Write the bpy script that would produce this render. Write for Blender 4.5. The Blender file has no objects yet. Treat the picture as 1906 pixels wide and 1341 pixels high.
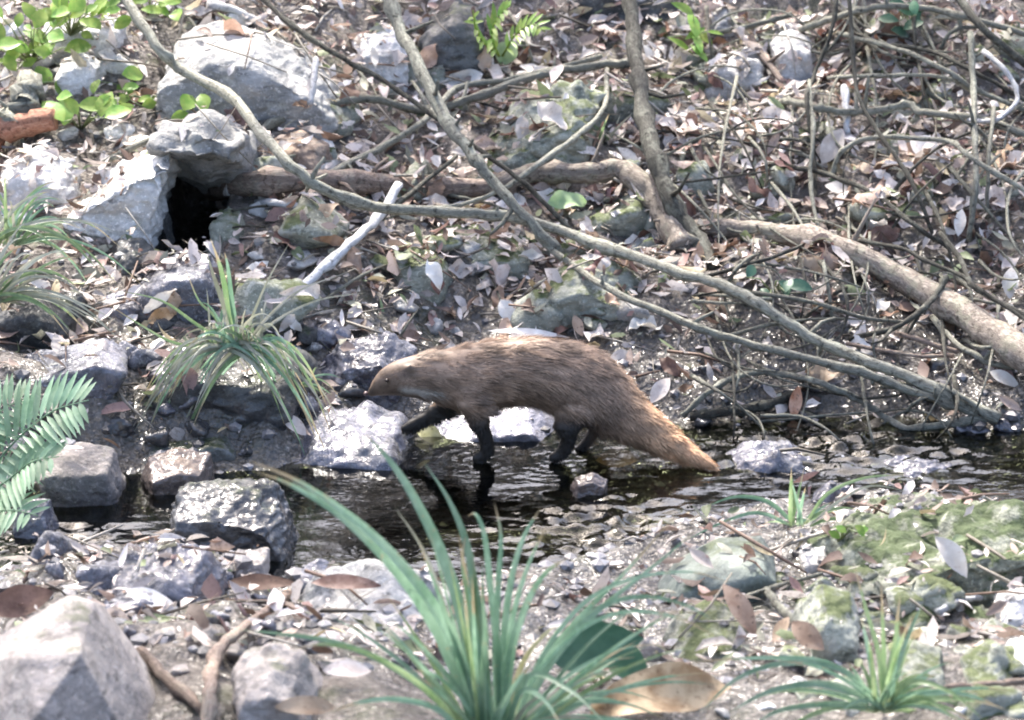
import bpy, bmesh, math, random
import numpy as np
from mathutils import Vector, Matrix
from mathutils.bvhtree import BVHTree

random.seed(7)
rng = np.random.default_rng(7)
S = bpy.context.scene
COL = S.collection

# ------------------------------------------------------------------ camera, sky, sun, exposure
PITCH = math.radians(17.0)
CAM = Vector((0.0, -6.157, 2.084))
FPX = 6110.0                     # focal length in pixels of the 1906 px wide photograph
FW = Vector((0, math.cos(PITCH), -math.sin(PITCH)))
UP = Vector((0, math.sin(PITCH), math.cos(PITCH)))
RT = Vector((1, 0, 0))
cd = bpy.data.cameras.new('camera')
cam = bpy.data.objects.new('camera', cd)
COL.objects.link(cam)
cam.location = CAM
cam.rotation_euler = (math.pi / 2 - PITCH, 0, 0)
cd.sensor_width = 36
cd.lens = 36 * FPX / 1906
cd.clip_start = 0.1
cd.clip_end = 300
cd.dof.use_dof = True
cd.dof.focus_distance = 6.45
cd.dof.aperture_fstop = 6.3
S.camera = cam

SUN = Vector((-0.22, 0.60, 0.92)).normalized()
w = bpy.data.worlds.new('World')
S.world = w
w.use_nodes = True
nt = w.node_tree
sky = nt.nodes.new('ShaderNodeTexSky')
sky.sky_type = 'NISHITA'
sky.sun_disc = False
sky.sun_elevation = math.asin(SUN.z)
sky.sun_rotation = math.atan2(SUN.x, SUN.y)
sky.air_density = 0.75
sky.dust_density = 5.0
bg = nt.nodes['Background']
nt.links.new(sky.outputs[0], bg.inputs[0])
bg.inputs[1].default_value = 0.15
sl = bpy.data.lights.new('sun', 'SUN')
sl.energy = 2.6
sl.angle = math.radians(0.53)
sl.color = (1.0, 0.95, 0.88)
so = bpy.data.objects.new('sun', sl)
COL.objects.link(so)
so.rotation_euler = SUN.to_track_quat('Z', 'Y').to_euler()
so.location = (0, 0, 20)
S.view_settings.view_transform = 'Standard'
S.view_settings.look = 'None'
S.view_settings.gamma = 1
S.view_settings.use_curve_mapping = False
S.view_settings.exposure = 2.1
S.render.engine = 'CYCLES'
S.cycles.use_denoising = True
S.cycles.filter_width = 1.9
S.cycles.max_bounces = 8
S.cycles.transparent_max_bounces = 12
S.cycles.caustics_reflective = False
S.cycles.caustics_refractive = False
S.cycles.sample_clamp_indirect = 6.0


# ------------------------------------------------------------------ numpy noise
def _hash(ix, iy, iz, seed):
    n = (ix * 374761393 + iy * 668265263 + iz * 2147483647 + seed * 1274126177) & 0xFFFFFFFF
    n = ((n ^ (n >> 13)) * 1274126177) & 0xFFFFFFFF
    n = ((n ^ (n >> 16)) * 2246822519) & 0xFFFFFFFF
    return ((n ^ (n >> 15)) & 0xFFFF).astype(np.float64) / 32767.5 - 1.0


def vnoise(P, seed=0):
    P = np.asarray(P, float)
    i = np.floor(P).astype(np.int64)
    f = P - i
    f = f * f * f * (f * (f * 6 - 15) + 10)
    out = 0
    for dx in (0, 1):
        wx = f[:, 0] if dx else 1 - f[:, 0]
        for dy in (0, 1):
            wy = f[:, 1] if dy else 1 - f[:, 1]
            for dz in (0, 1):
                wz = f[:, 2] if dz else 1 - f[:, 2]
                out = out + wx * wy * wz * _hash(i[:, 0] + dx, i[:, 1] + dy, i[:, 2] + dz, seed)
    return out


def fbm(P, scale, octv=4, seed=0, gain=0.5):
    P = np.asarray(P, float) * scale
    a, o = 1.0, 0
    for k in range(octv):
        o = o + a * vnoise(P, seed + 17 * k)
        P = P * 2.03 + 11.7
        a *= gain
    return o


def sstep(a, b, x):
    t = np.clip((x - a) / (b - a), 0, 1)
    return t * t * (3 - 2 * t)


# ------------------------------------------------------------------ picture -> place
def ray(u, v):
    d = FW + RT * ((u - 953) / FPX) + UP * ((670.5 - v) / FPX)
    return d            # not normalised: t is depth along the optical axis


def at_y(u, v, Y):
    d = ray(u, v)
    return CAM + d * ((Y - CAM.y) / d.y)


def at_z(u, v, Z):
    d = ray(u, v)
    return CAM + d * ((Z - CAM.z) / d.z)


# ------------------------------------------------------------------ terrain
FAR_PX = [(-900, 900), (0, 905), (300, 875), (500, 868), (700, 800), (900, 772), (1100, 785), (1300, 785), (1500, 775), (1906, 800), (2800, 800)]
NEAR_PX = [(-900, 1095), (0, 1095), (200, 1050), (330, 1030), (560, 1105), (850, 1110), (1100, 1070), (1250, 1015), (1400, 985), (1600, 975), (1906, 985), (2800, 985)]
FE = np.array([at_z(u, v, 0)[:2] for u, v in FAR_PX])
NE = np.array([at_z(u, v, 0)[:2] for u, v in NEAR_PX])


def height(x, y):
    x = np.asarray(x, float); y = np.asarray(y, float)
    P = np.stack([x, y, 0 * x], -1).reshape(-1, 3)
    wob = (fbm(P, 5.0, 3, 5) * 0.035).reshape(x.shape)
    sf = y - np.interp(x, FE[:, 0], FE[:, 1]) + wob
    sn = np.interp(x, NE[:, 0], NE[:, 1]) - y + wob
    far = 0.05 * sstep(0, .1, sf) + 0.30 * np.clip(sf, 0, 1.2) + 0.42 * np.clip(sf - 1.2, 0, 6) + 0.12 * np.clip(sf - 7.2, 0, 100)
    near = 0.045 * sstep(0, .1, sn) + 0.13 * np.clip(sn, 0, 1.0) + 0.02 * np.clip(sn - 1, 0, 100)
    depth = -0.15 * sstep(0, .2, np.minimum(-sf, -sn))
    h = np.where(sf > 0, far, np.where(sn > 0, near, depth))
    amp = 0.25 + 0.75 * sstep(-0.02, .2, np.maximum(sf, sn))
    n1 = (fbm(P, 3.1, 4, 2) * 0.045).reshape(x.shape)
    n2 = (fbm(P, 17.0, 3, 9) * 0.012).reshape(x.shape)
    h = h + amp * (n1 + n2)
    # hollow washed out under the slab rock
    cm = sstep(.095, .06, np.abs(x + .711)) * sstep(.42, .56, y) * sstep(1.5, 1.3, y)
    return h * (1 - cm) + np.minimum(h, .15) * cm


def spaced(a, b, lo, hi, step, grow=1.35):
    c = list(np.arange(lo, hi + 1e-6, step))
    s, p = step, lo
    L = []
    while p > a:
        s *= grow; p -= s; L.append(max(p, a))
    s, p = step, hi
    R = []
    while p < b:
        s *= grow; p += s; R.append(min(p, b))
    return np.array(L[::-1] + c + R)


gx = spaced(-60, 60, -1.5, 1.5, 0.0125)
gy = spaced(-12, 70, -1.5, 2.6, 0.0125)
GX, GY = np.meshgrid(gx, gy)
GZ = height(GX, GY)


def ground_z(x, y):
    i = int(np.clip(np.searchsorted(gx, x) - 1, 0, len(gx) - 2))
    j = int(np.clip(np.searchsorted(gy, y) - 1, 0, len(gy) - 2))
    a = (x - gx[i]) / (gx[i + 1] - gx[i]); b = (y - gy[j]) / (gy[j + 1] - gy[j])
    return (GZ[j, i] * (1 - a) + GZ[j, i + 1] * a) * (1 - b) + (GZ[j + 1, i] * (1 - a) + GZ[j + 1, i + 1] * a) * b


def hit_t(u, v):
    d = ray(u, v)
    t = 3.5
    while t < 14:
        p = CAM + d * t
        if p.z < ground_z(p.x, p.y):
            return t
        t += 0.012
    return t


def hit(u, v):
    return CAM + ray(u, v) * hit_t(u, v)


# ------------------------------------------------------------------ node helper
class NB:
    def __init__(self, name):
        self.m = bpy.data.materials.new(name)
        self.m.use_nodes = True
        self.t = self.m.node_tree
        self.b = self.t.nodes['Principled BSDF']
        self.out = self.t.nodes['Material Output']

    def n(self, typ, **kw):
        k = self.t.nodes.new(typ)
        for a, v in kw.items():
            setattr(k, a, v)
        return k

    def l(self, a, b):
        self.t.links.new(a, b)

    def setin(self, sock, v):
        if isinstance(v, bpy.types.NodeSocket):
            self.l(v, sock)
        elif isinstance(v, (tuple, list)) and len(v) == 3 and sock.type == 'RGBA':
            sock.default_value = (*v, 1)
        else:
            sock.default_value = v

    def math(self, op, a, b=0.0, c=None, clamp=False):
        k = self.n('ShaderNodeMath', operation=op, use_clamp=clamp)
        self.setin(k.inputs[0], a); self.setin(k.inputs[1], b)
        if c is not None:
            self.setin(k.inputs[2], c)
        return k.outputs[0]

    def ramp01(self, x, lo, hi):
        k = self.n('ShaderNodeMapRange', interpolation_type='SMOOTHSTEP')
        self.setin(k.inputs[0], x)
        k.inputs[1].default_value = lo; k.inputs[2].default_value = hi
        return k.outputs[0]

    def mix(self, f, a, b, mode='MIX'):
        k = self.n('ShaderNodeMix', data_type='RGBA', blend_type=mode)
        self.setin(k.inputs[0], f); self.setin(k.inputs[6], a); self.setin(k.inputs[7], b)
        return k.outputs[2]

    def noise(self, vec, scale, detail=4, rough=0.55, dist=0.0):
        k = self.n('ShaderNodeTexNoise')
        if vec is not None:
            self.l(vec, k.inputs['Vector'])
        k.inputs['Scale'].default_value = scale
        k.inputs['Detail'].default_value = detail
        k.inputs['Roughness'].default_value = rough
        k.inputs['Distortion'].default_value = dist
        return k.outputs[0]

    def voro(self, vec, scale):
        k = self.n('ShaderNodeTexVoronoi')
        self.l(vec, k.inputs['Vector'])
        k.inputs['Scale'].default_value = scale
        return k.outputs

    def pos(self):
        g = self.n('ShaderNodeNewGeometry')
        return g.outputs['Position'], g.outputs['Normal']

    def sep(self, v):
        k = self.n('ShaderNodeSeparateXYZ'); self.l(v, k.inputs[0]); return k.outputs

    def scale_vec(self, v, s):
        k = self.n('ShaderNodeVectorMath', operation='MULTIPLY'); self.l(v, k.inputs[0]); k.inputs[1].default_value = s
        return k.outputs[0]

    def bump(self, h, strength, dist, prev=None):
        k = self.n('ShaderNodeBump')
        k.inputs['Strength'].default_value = strength
        k.inputs['Distance'].default_value = dist
        self.setin(k.inputs['Height'], h)
        if prev is not None:
            self.l(prev, k.inputs['Normal'])
        return k.outputs[0]

    def objrand(self):
        return self.n('ShaderNodeObjectInfo').outputs['Random']

    def leafy(self, colour, rough=0.5, trans=0.3, normal=None):
        """diffuse + translucent sheet"""
        self.setin(self.b.inputs['Base Color'], colour)
        self.setin(self.b.inputs['Roughness'], rough)
        self.b.inputs['Specular IOR Level'].default_value = 0.35
        tr = self.n('ShaderNodeBsdfTranslucent'); self.setin(tr.inputs[0], colour)
        if normal is not None:
            self.l(normal, self.b.inputs['Normal'])
        mx = self.n('ShaderNodeMixShader'); mx.inputs[0].default_value = trans
        self.l(self.b.outputs[0], mx.inputs[1]); self.l(tr.outputs[0], mx.inputs[2])
        self.l(mx.outputs[0], self.out.inputs[0])
        return self.m


def rock_mat(name, c1, c2, moss=0.0, lichen=0.3, wetz=0.05, wet=0.0, mosscol=(0.075, 0.095, 0.03), bump=0.6):
    b = NB(name)
    p, nrm = b.pos()
    r = b.objrand()
    base = b.mix(b.ramp01(b.noise(p, 7, 5, 0.6, 0.6), .34, .66), c1, c2)
    veins = b.noise(b.scale_vec(p, (1, 1, 3.2)), 22, 5, 0.65)
    base = b.mix(b.ramp01(veins, .5, .72), base, tuple(0.45 * x for x in c1))
    speck = b.noise(p, 120, 3, 0.7)
    base = b.mix(b.ramp01(speck, .52, .75), base, tuple(min(1, 1.45 * x) for x in c2))
    lich = b.math('MULTIPLY', b.ramp01(b.noise(p, 16, 6, .68, .4), .56, .63), lichen)
    base = b.mix(lich, base, (0.42, 0.42, 0.37))
    hs = b.n('ShaderNodeHueSaturation')
    b.l(base, hs.inputs['Color'])
    b.l(b.math('MULTIPLY_ADD', r, 0.5, 0.75), hs.inputs['Value'])
    base = hs.outputs[0]
    if moss > 0:
        nz = b.sep(nrm)[2]
        m = b.math('MULTIPLY_ADD', nz, 0.28, b.noise(p, 11, 6, .7))
        m = b.ramp01(m, 0.78 - 0.3 * moss, 0.92 - 0.3 * moss)
        mc = b.mix(b.noise(p, 60, 3), tuple(0.55 * x for x in mosscol), tuple(1.6 * x for x in mosscol))
        base = b.mix(b.math('MULTIPLY', m, min(1, .5 + moss)), base, mc)
    # waterline: soaked stone is darker and glossier
    z = b.sep(p)[2]
    zz = b.math('MULTIPLY_ADD', b.noise(p, 14, 3), -0.08, z)
    wm = b.ramp01(zz, wetz, wetz - 0.05)
    wm = b.math('MAXIMUM', wm, b.math('MULTIPLY', b.ramp01(b.noise(p, 7, 4), .38, .56), wet))
    base = b.mix(wm, base, b.mix(1.0, base, (.5, .5, .56), 'MULTIPLY'))
    b.l(base, b.b.inputs['Base Color'])
    b.b.inputs['Roughness'].default_value = .8
    b.b.inputs['Specular IOR Level'].default_value = .35
    b.l(b.math('MULTIPLY', wm, .9), b.b.inputs['Coat Weight']); b.b.inputs['Coat Roughness'].default_value = .19
    b.b.inputs['Coat IOR'].default_value = 1.6
    n1 = b.bump(b.noise(p, 38, 6, .65), bump, 0.02)
    n2 = b.bump(b.noise(p, 150, 4, .7), bump * .7, 0.006, n1)
    b.l(n2, b.b.inputs['Normal'])
    b.l(b.bump(b.noise(p, 48, 2.5, .6, .5), .5, .014), b.b.inputs['Coat Normal'])
    return b.m


def bark_mat(name, c1, c2, lich=(0.33, 0.34, 0.27), amount=0.5, rough=.8):
    b = NB(name)
    tc = b.n('ShaderNodeUVMap').outputs[0]
    p, _ = b.pos()
    st = b.noise(b.scale_vec(tc, (9, 5, 1)), 3, 5, .65, .5)
    base = b.mix(b.ramp01(st, .36, .66), c1, c2)
    base = b.mix(b.math('MULTIPLY', b.ramp01(b.noise(p, 24, 5, .7), .5, .62), amount), base, lich)
    base = b.mix(b.ramp01(b.noise(p, 70, 4, .7), .52, .7), base, tuple(.4 * x for x in c1))
    hs = b.n('ShaderNodeHueSaturation'); b.l(base, hs.inputs['Color'])
    b.l(b.math('MULTIPLY_ADD', b.objrand(), .45, .8), hs.inputs['Value'])
    b.l(hs.outputs[0], b.b.inputs['Base Color'])
    b.b.inputs['Roughness'].default_value = rough
    b.b.inputs['Specular IOR Level'].default_value = .3
    n1 = b.bump(st, .8, .006)
    b.l(b.bump(b.noise(p, 110, 4, .7), .6, .004, n1), b.b.inputs['Normal'])
    return b.m


def leaf_mat(name, c1, c2, spots=(0.08, .05, .035), trans=.25, rough=.55, sc=30, vary=.5):
    b = NB(name)
    p, _ = b.pos()
    base = b.mix(b.ramp01(b.noise(p, sc, 4, .6), .35, .65), c1, c2)
    base = b.mix(b.math('MULTIPLY', b.ramp01(b.noise(p, sc * 3, 4, .7), .56, .68), .7), base, spots)
    hs = b.n('ShaderNodeHueSaturation'); b.l(base, hs.inputs['Color'])
    r = b.objrand()
    b.l(b.math('MULTIPLY_ADD', r, vary, 1 - vary * .5), hs.inputs['Value'])
    b.l(b.math('MULTIPLY_ADD', b.math('FRACT', b.math('MULTIPLY', r, 7.3)), .03, .485), hs.inputs['Hue'])
    return b.leafy(hs.outputs[0], rough, trans, b.bump(b.noise(p, 90, 3), .3, .003))


M = {}
M['rock_grey'] = rock_mat('rock_grey', (.24, .24, .23), (.42, .41, .39), 0.0, .45)
M['rock_pale'] = rock_mat('rock_pale', (.44, .43, .41), (.64, .62, .59), 0.0, .35)
M['rock_tan'] = rock_mat('rock_tan', (.225, .205, .19), (.335, .305, .285), .05, .25, wetz=.0, bump=.7)
M['rock_moss'] = rock_mat('rock_moss', (.17, .18, .14), (.34, .35, .28), .5, .6, mosscol=(.07, .095, .04), bump=1.0)
M['rock_hump'] = rock_mat('rock_hump', (.19, .20, .16), (.36, .37, .31), .42, .6)
M['rock_wet_sheen'] = rock_mat('rock_wet_sheen', (.12, .122, .135), (.36, .36, .39), 0.0, .5, wetz=.12, wet=1.0, bump=1.0)  # wet stone; its light bluish base also imitates the sky's sheen
M['rock_glint'] = rock_mat('rock_glint', (.30, .30, .33), (.50, .50, .54), 0.0, .3, wetz=.12, wet=.8, bump=1.0)  # wet stone with sun glint painted in as a pale bluish base
M['rock_dark'] = rock_mat('rock_dark', (.045, .045, .045), (.12, .12, .11), .1, .15, wetz=.09, wet=.3)
M['rock_brown'] = rock_mat('rock_brown', (.17, .115, .085), (.33, .25, .19), .0, .2)
M['rock_slab'] = rock_mat('rock_slab', (.13, .155, .135), (.19, .21, .185), .1, .1, wetz=.0, bump=.35)
M['bark_pale'] = bark_mat('bark_pale', (.16, .155, .12), (.38, .37, .30))
M['bark_grey'] = bark_mat('bark_grey', (.10, .10, .08), (.25, .245, .20))
M['bark_dark'] = bark_mat('bark_dark', (.035, .033, .026), (.10, .095, .075), amount=.25)
M['bark_red'] = bark_mat('bark_red', (.155, .115, .09), (.35, .275, .225), amount=.25)
M['bark_log'] = bark_mat('bark_log', (.18, .145, .115), (.40, .345, .285), (.30, .32, .22), .35)
M['bark_white'] = bark_mat('bark_white', (.42, .42, .42), (.62, .62, .62), (.5, .5, .48), .3)
M['heartwood'] = bark_mat('heartwood', (.30, .13, .08), (.45, .24, .16), (.4, .3, .2), .2)
M['leaf_pale'] = leaf_mat('leaf_pale', (.54, .47, .42), (.68, .63, .59), (.28, .2, .16))
M['leaf_white'] = leaf_mat('leaf_white', (.66, .62, .56), (.78, .76, .72), (.5, .42, .36))
M['leaf_tan'] = leaf_mat('leaf_tan', (.34, .23, .16), (.48, .36, .27))
M['leaf_brown'] = leaf_mat('leaf_brown', (.13, .075, .05), (.25, .155, .11))
M['leaf_red'] = leaf_mat('leaf_red', (.17, .085, .07), (.31, .20, .17))
M['leaf_yellow'] = leaf_mat('leaf_yellow', (.42, .40, .17), (.55, .52, .30))
M['leaf_ochre'] = leaf_mat('leaf_ochre', (.24, .165, .085), (.45, .36, .225), (.13, .075, .035), sc=22)
M['leaf_orange'] = leaf_mat('leaf_orange', (.45, .22, .10), (.68, .46, .30))
M['green_leaf'] = leaf_mat('green_leaf', (.17, .32, .06), (.31, .43, .10), (.3, .34, .08), .4, .4)
M['green_pale'] = leaf_mat('green_pale', (.30, .42, .20), (.42, .52, .30), (.3, .4, .2), .35, .4)
M['green_dark'] = leaf_mat('green_dark', (.045, .12, .07), (.07, .16, .095), (.06, .13, .07), .25, .4)
M['grass_blue'] = leaf_mat('grass_blue', (.105, .205, .125), (.185, .30, .205), (.22, .32, .2), .35, .3, 12)
M['grass_mid'] = leaf_mat('grass_mid', (.10, .17, .07), (.19, .26, .125), (.25, .27, .15), .35, .45, 12)
M['grass_dry'] = leaf_mat('grass_dry', (.27, .28, .20), (.43, .43, .35), (.2, .18, .12), .3, .5, 14)
def grass_mat(name, c1, c2, dry, amount, trans=.42, rough=.33):
    b = NB(name)
    p, _ = b.pos()
    r = b.objrand()
    al = b.n('ShaderNodeAttribute', attribute_name='along').outputs['Fac']
    base = b.mix(b.ramp01(b.noise(p, 14, 4, .6), .35, .65), c1, c2)
    base = b.mix(b.math('MULTIPLY', b.ramp01(b.noise(b.scale_vec(p, (1, 1, .3)), 130, 3, .6), .5, .7), .4), base, tuple(1.45 * x for x in c2))
    base = b.mix(b.math('MULTIPLY', b.ramp01(al, .12, .0), .6), base, (.34, .36, .22))
    tip = b.ramp01(b.math('ADD', b.math('MULTIPLY_ADD', b.noise(p, 45, 4, .7), .35, al), b.math('MULTIPLY', r, amount)), 1.1, 1.22)
    base = b.mix(tip, base, dry)
    base = b.mix(b.math('MULTIPLY', b.ramp01(b.noise(p, 85, 3, .6), .64, .7), .7), base, dry)
    hs = b.n('ShaderNodeHueSaturation'); b.l(base, hs.inputs['Color'])
    b.l(b.math('MULTIPLY_ADD', r, .5, .75), hs.inputs['Value'])
    return b.leafy(hs.outputs[0], rough, trans, b.bump(b.noise(p, 120, 3), .3, .002))


M['grass_blue'] = grass_mat('grass_blue', (.15, .27, .165), (.25, .38, .265), (.34, .28, .17), .22)
M['grass_mid'] = grass_mat('grass_mid', (.155, .25, .105), (.27, .36, .19), (.36, .30, .19), .3)
M['fern'] = leaf_mat('fern', (.21, .35, .20), (.33, .48, .31), (.38, .5, .36), .4, .45, 18)


def ground_mat():
    b = NB('soil')
    p, nrm = b.pos()
    base = b.mix(b.ramp01(b.noise(p, 9, 6, .65), .35, .65), (.09, .078, .066), (.20, .175, .15))
    base = b.mix(b.ramp01(b.noise(p, 55, 5, .7), .5, .64), base, (.34, .30, .27))
    base = b.mix(b.ramp01(b.noise(p, 33, 5, .7), .55, .68), base, (.03, .026, .02))
    base = b.mix(b.math('MULTIPLY', b.ramp01(b.noise(p, 5, 5, .7), .53, .65), .55), base, (.09, .105, .05))
    z = b.sep(p)[2]
    wm = b.ramp01(b.math('MULTIPLY_ADD', b.noise(p, 6, 3), -.12, z), .2, .04)
    base = b.mix(wm, base, b.mix(1.0, base, (.5, .5, .47), 'MULTIPLY'))
    b.l(base, b.b.inputs['Base Color'])
    b.b.inputs['Roughness'].default_value = .85
    b.l(wm, b.b.inputs['Coat Weight']); b.b.inputs['Coat Roughness'].default_value = .19
    b.l(b.bump(b.noise(p, 70, 1.5, .5, .5), .9, .016), b.b.inputs['Coat Normal'])
    n1 = b.bump(b.noise(p, 45, 6, .7), 1, .02)
    b.l(b.bump(b.voro(p, 90)['Distance'], .7, .008, n1), b.b.inputs['Normal'])
    return b.m


def water_mat():
    b = NB('stream_water')
    p, _ = b.pos()
    sx = b.scale_vec(p, (1, 1.7, 1))
    h1 = b.bump(b.noise(sx, 12, 2, .5, .4), .07, .02)
    h2 = b.bump(b.noise(sx, 50, 2, .5, .6), .06, .008, h1)
    gl = b.n('ShaderNodeBsdfGlossy'); gl.inputs['Roughness'].default_value = .03
    gl.inputs['Color'].default_value = (1, 1, 1, 1)
    tr = b.n('ShaderNodeBsdfTransparent'); tr.inputs[0].default_value = (.32, .34, .26, 1)
    fr = b.n('ShaderNodeFresnel'); fr.inputs[0].default_value = 1.34
    b.l(h2, gl.inputs['Normal']); b.l(h2, fr.inputs['Normal'])
    mx = b.n('ShaderNodeMixShader')
    b.l(fr.outputs[0], mx.inputs[0]); b.l(tr.outputs[0], mx.inputs[1]); b.l(gl.outputs[0], mx.inputs[2])
    b.l(mx.outputs[0], b.out.inputs[0])
    return b.m


def tint_mat(name, trans=.2, rough=.6, bump=True):
    """colour comes from each piece's own colour attribute"""
    b = NB(name)
    a = b.n('ShaderNodeAttribute', attribute_name='tint').outputs['Color']
    p, _ = b.pos()
    col = b.mix(b.math('MULTIPLY', b.ramp01(b.noise(p, 110, 3, .7), .5, .66), .55), a, b.mix(1.0, a, (.45, .4, .36), 'MULTIPLY'))
    return b.leafy(col, rough, trans)


M['soil'] = ground_mat()
M['water'] = water_mat()
M['litter'] = tint_mat('litter', .22, .55)
def gravel_mat():
    b = NB('gravel')
    a = b.n('ShaderNodeAttribute', attribute_name='tint').outputs['Color']
    p, _ = b.pos()
    wm = b.ramp01(b.math('MULTIPLY_ADD', b.noise(p, 6, 3), -.12, b.sep(p)[2]), .2, .04)
    b.l(b.mix(wm, a, b.mix(1.0, a, (.55, .55, .6), 'MULTIPLY')), b.b.inputs['Base Color'])
    b.b.inputs['Roughness'].default_value = .8
    b.l(wm, b.b.inputs['Coat Weight']); b.b.inputs['Coat Roughness'].default_value = .19
    n1 = b.bump(b.noise(p, 160, 4, .7), .8, .004)
    b.l(n1, b.b.inputs['Normal'])
    return b.m


M['gravel'] = gravel_mat()
M['fur'] = tint_mat('fur', .1, .55)


# ------------------------------------------------------------------ mesh helpers
def tag(o, label=None, cat=None, group=None, kind=None):
    if label: o['label'] = label
    if cat: o['category'] = cat
    if group: o['group'] = group
    if kind: o['kind'] = kind
    return o


def link(name, me, mat=None, parent=None, loc=None):
    o = bpy.data.objects.new(name, me)
    COL.objects.link(o)
    if mat is not None and me is not None and not me.materials:
        me.materials.append(M[mat] if isinstance(mat, str) else mat)
    if loc is not None:
        o.location = loc
    if parent is not None:
        o.parent = parent
    return o


def mesh(name, V, F, smooth=True):
    me = bpy.data.meshes.new(name)
    me.from_pydata([tuple(v) for v in V], [], F)
    if smooth:
        me.polygons.foreach_set('use_smooth', [True] * len(me.polygons))
    me.update()
    return me


def recentre(V):
    """base-centre origin for a list of world points"""
    A = np.array([tuple(v) for v in V])
    c = Vector(((A[:, 0].min() + A[:, 0].max()) / 2, (A[:, 1].min() + A[:, 1].max()) / 2, A[:, 2].min()))
    return c, [Vector(v) - c for v in V]


def empty(name, loc):
    o = bpy.data.objects.new(name, None)
    o.empty_display_size = .05
    COL.objects.link(o)
    o.location = loc
    return o


def catmull(P, n=6):
    P = [np.array(p, float) for p in P]
    if len(P) == 2:
        P = [P[0], (P[0] + P[1]) / 2, P[1]]
    P = [2 * P[0] - P[1]] + P + [2 * P[-1] - P[-2]]
    out = []
    for i in range(1, len(P) - 2):
        a, b, c, d = P[i - 1:i + 3]
        for k in range(n):
            t = k / n
            out.append(.5 * ((2 * b) + (-a + c) * t + (2 * a - 5 * b + 4 * c - d) * t * t + (-a + 3 * b - 3 * c + d) * t ** 3))
    out.append(P[-2])
    return out


def tube_geo(path, radii, sides=8, seed=0, rough=.12, uvs=None):
    """path: list of Vectors; returns V, F, UV per vertex"""
    r0 = random.Random(seed)
    V, F, UV = [], [], []
    n = len(path)
    ref = Vector((.3, .2, 1))
    L = 0
    for i in range(n):
        t = (path[min(i + 1, n - 1)] - path[max(i - 1, 0)]).normalized()
        a = t.cross(ref).normalized(); b = t.cross(a).normalized()
        if i: L += (path[i] - path[i - 1]).length
        kn = 1 + (r0.random() ** 6) * .45
        for k in range(sides):
            an = 2 * math.pi * k / sides
            rr = radii[i] * kn * (1 + rough * r0.uniform(-1, 1))
            V.append(path[i] + a * (rr * math.cos(an)) + b * (rr * math.sin(an)))
            UV.append((k / sides, L * 4))
    for i in range(n - 1):
        for k in range(sides):
            k2 = (k + 1) % sides
            F.append((i * sides + k, i * sides + k2, (i + 1) * sides + k2, (i + 1) * sides + k))
    F.append(tuple(range(sides))[::-1])
    F.append(tuple(range((n - 1) * sides, n * sides)))
    return V, F, UV


def with_uv(me, UV):
    l = me.uv_layers.new(name='UVMap')
    for i, lp in enumerate(me.loops):
        l.data[i].uv = UV[lp.vertex_index]


def branch_path(pts, sub=5, sag=0.0):
    """pts: (u, v, lift) - lift metres towards the camera from the ground behind the pixel"""
    g = [hit_t(u, v) for u, v, _ in pts]
    k = len(g)
    gs = list(g)
    for _ in range(2):
        gs = [min(g[i], (gs[max(i - 1, 0)] + 2 * gs[i] + gs[min(i + 1, k - 1)]) / 4 + .02) for i in range(k)]
    W = []
    for (u, v, lf), t in zip(pts, gs):
        W.append(CAM + ray(u, v) * (t - lf))
    return [Vector(p) for p in catmull(W, sub)]


def branch(name, label, pts, r0, r1, mat, cat='branch', group=None, sides=8, seed=0, rough=.13, wob=.25):
    path = branch_path(pts)
    n = len(path)
    r_ = random.Random(seed + n)
    sc = (path[0] - CAM).length / FPX
    radii = [sc * (r0 + (r1 - r0) * i / (n - 1)) for i in range(n)]
    for i in range(1, n - 1):
        j = radii[i] * wob
        path[i] = path[i] + Vector((r_.uniform(-j, j), r_.uniform(-j, j), r_.uniform(-j, j)))
    V, F, UV = tube_geo(path, radii, sides, seed, rough)
    c, V = recentre(V)
    me = mesh(name, V, F)
    with_uv(me, UV)
    o = link(name, me, mat, loc=c)
    if r0 >= 5.5 and n > 9 and cat in ('branch', 'sapling', 'twig', 'root', 'log'):      # broken side twigs and knots
        for k in range(n // 6):
            i = r_.randrange(2, n - 2)
            t = (path[i + 1] - path[i - 1]).normalized()
            d = (Vector((r_.gauss(0, 1), r_.gauss(-.3, .8), r_.gauss(.3, .8))).cross(t).normalized() + t * r_.uniform(-.3, .9)).normalized()
            L = r_.choice([.012, .02, .05, .09]) * r_.uniform(.7, 1.4) + radii[i]
            q = [path[i] - c, path[i] - c + d * L * .5 + Vector((0, 0, r_.uniform(-.1, .1) * L)), path[i] - c + d * L + Vector((0, 0, r_.uniform(-.15, .25) * L))]
            rr_ = min(radii[i] * .5, .0045)
            v_, f_, uv_ = tube_geo(q, [rr_ * 1.5, rr_, rr_ * .6], 6, k)
            sm = mesh('side_twig', v_, f_); with_uv(sm, uv_)
            link('side_twig', sm, mat, o)
    return tag(o, label, cat, group)


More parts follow.
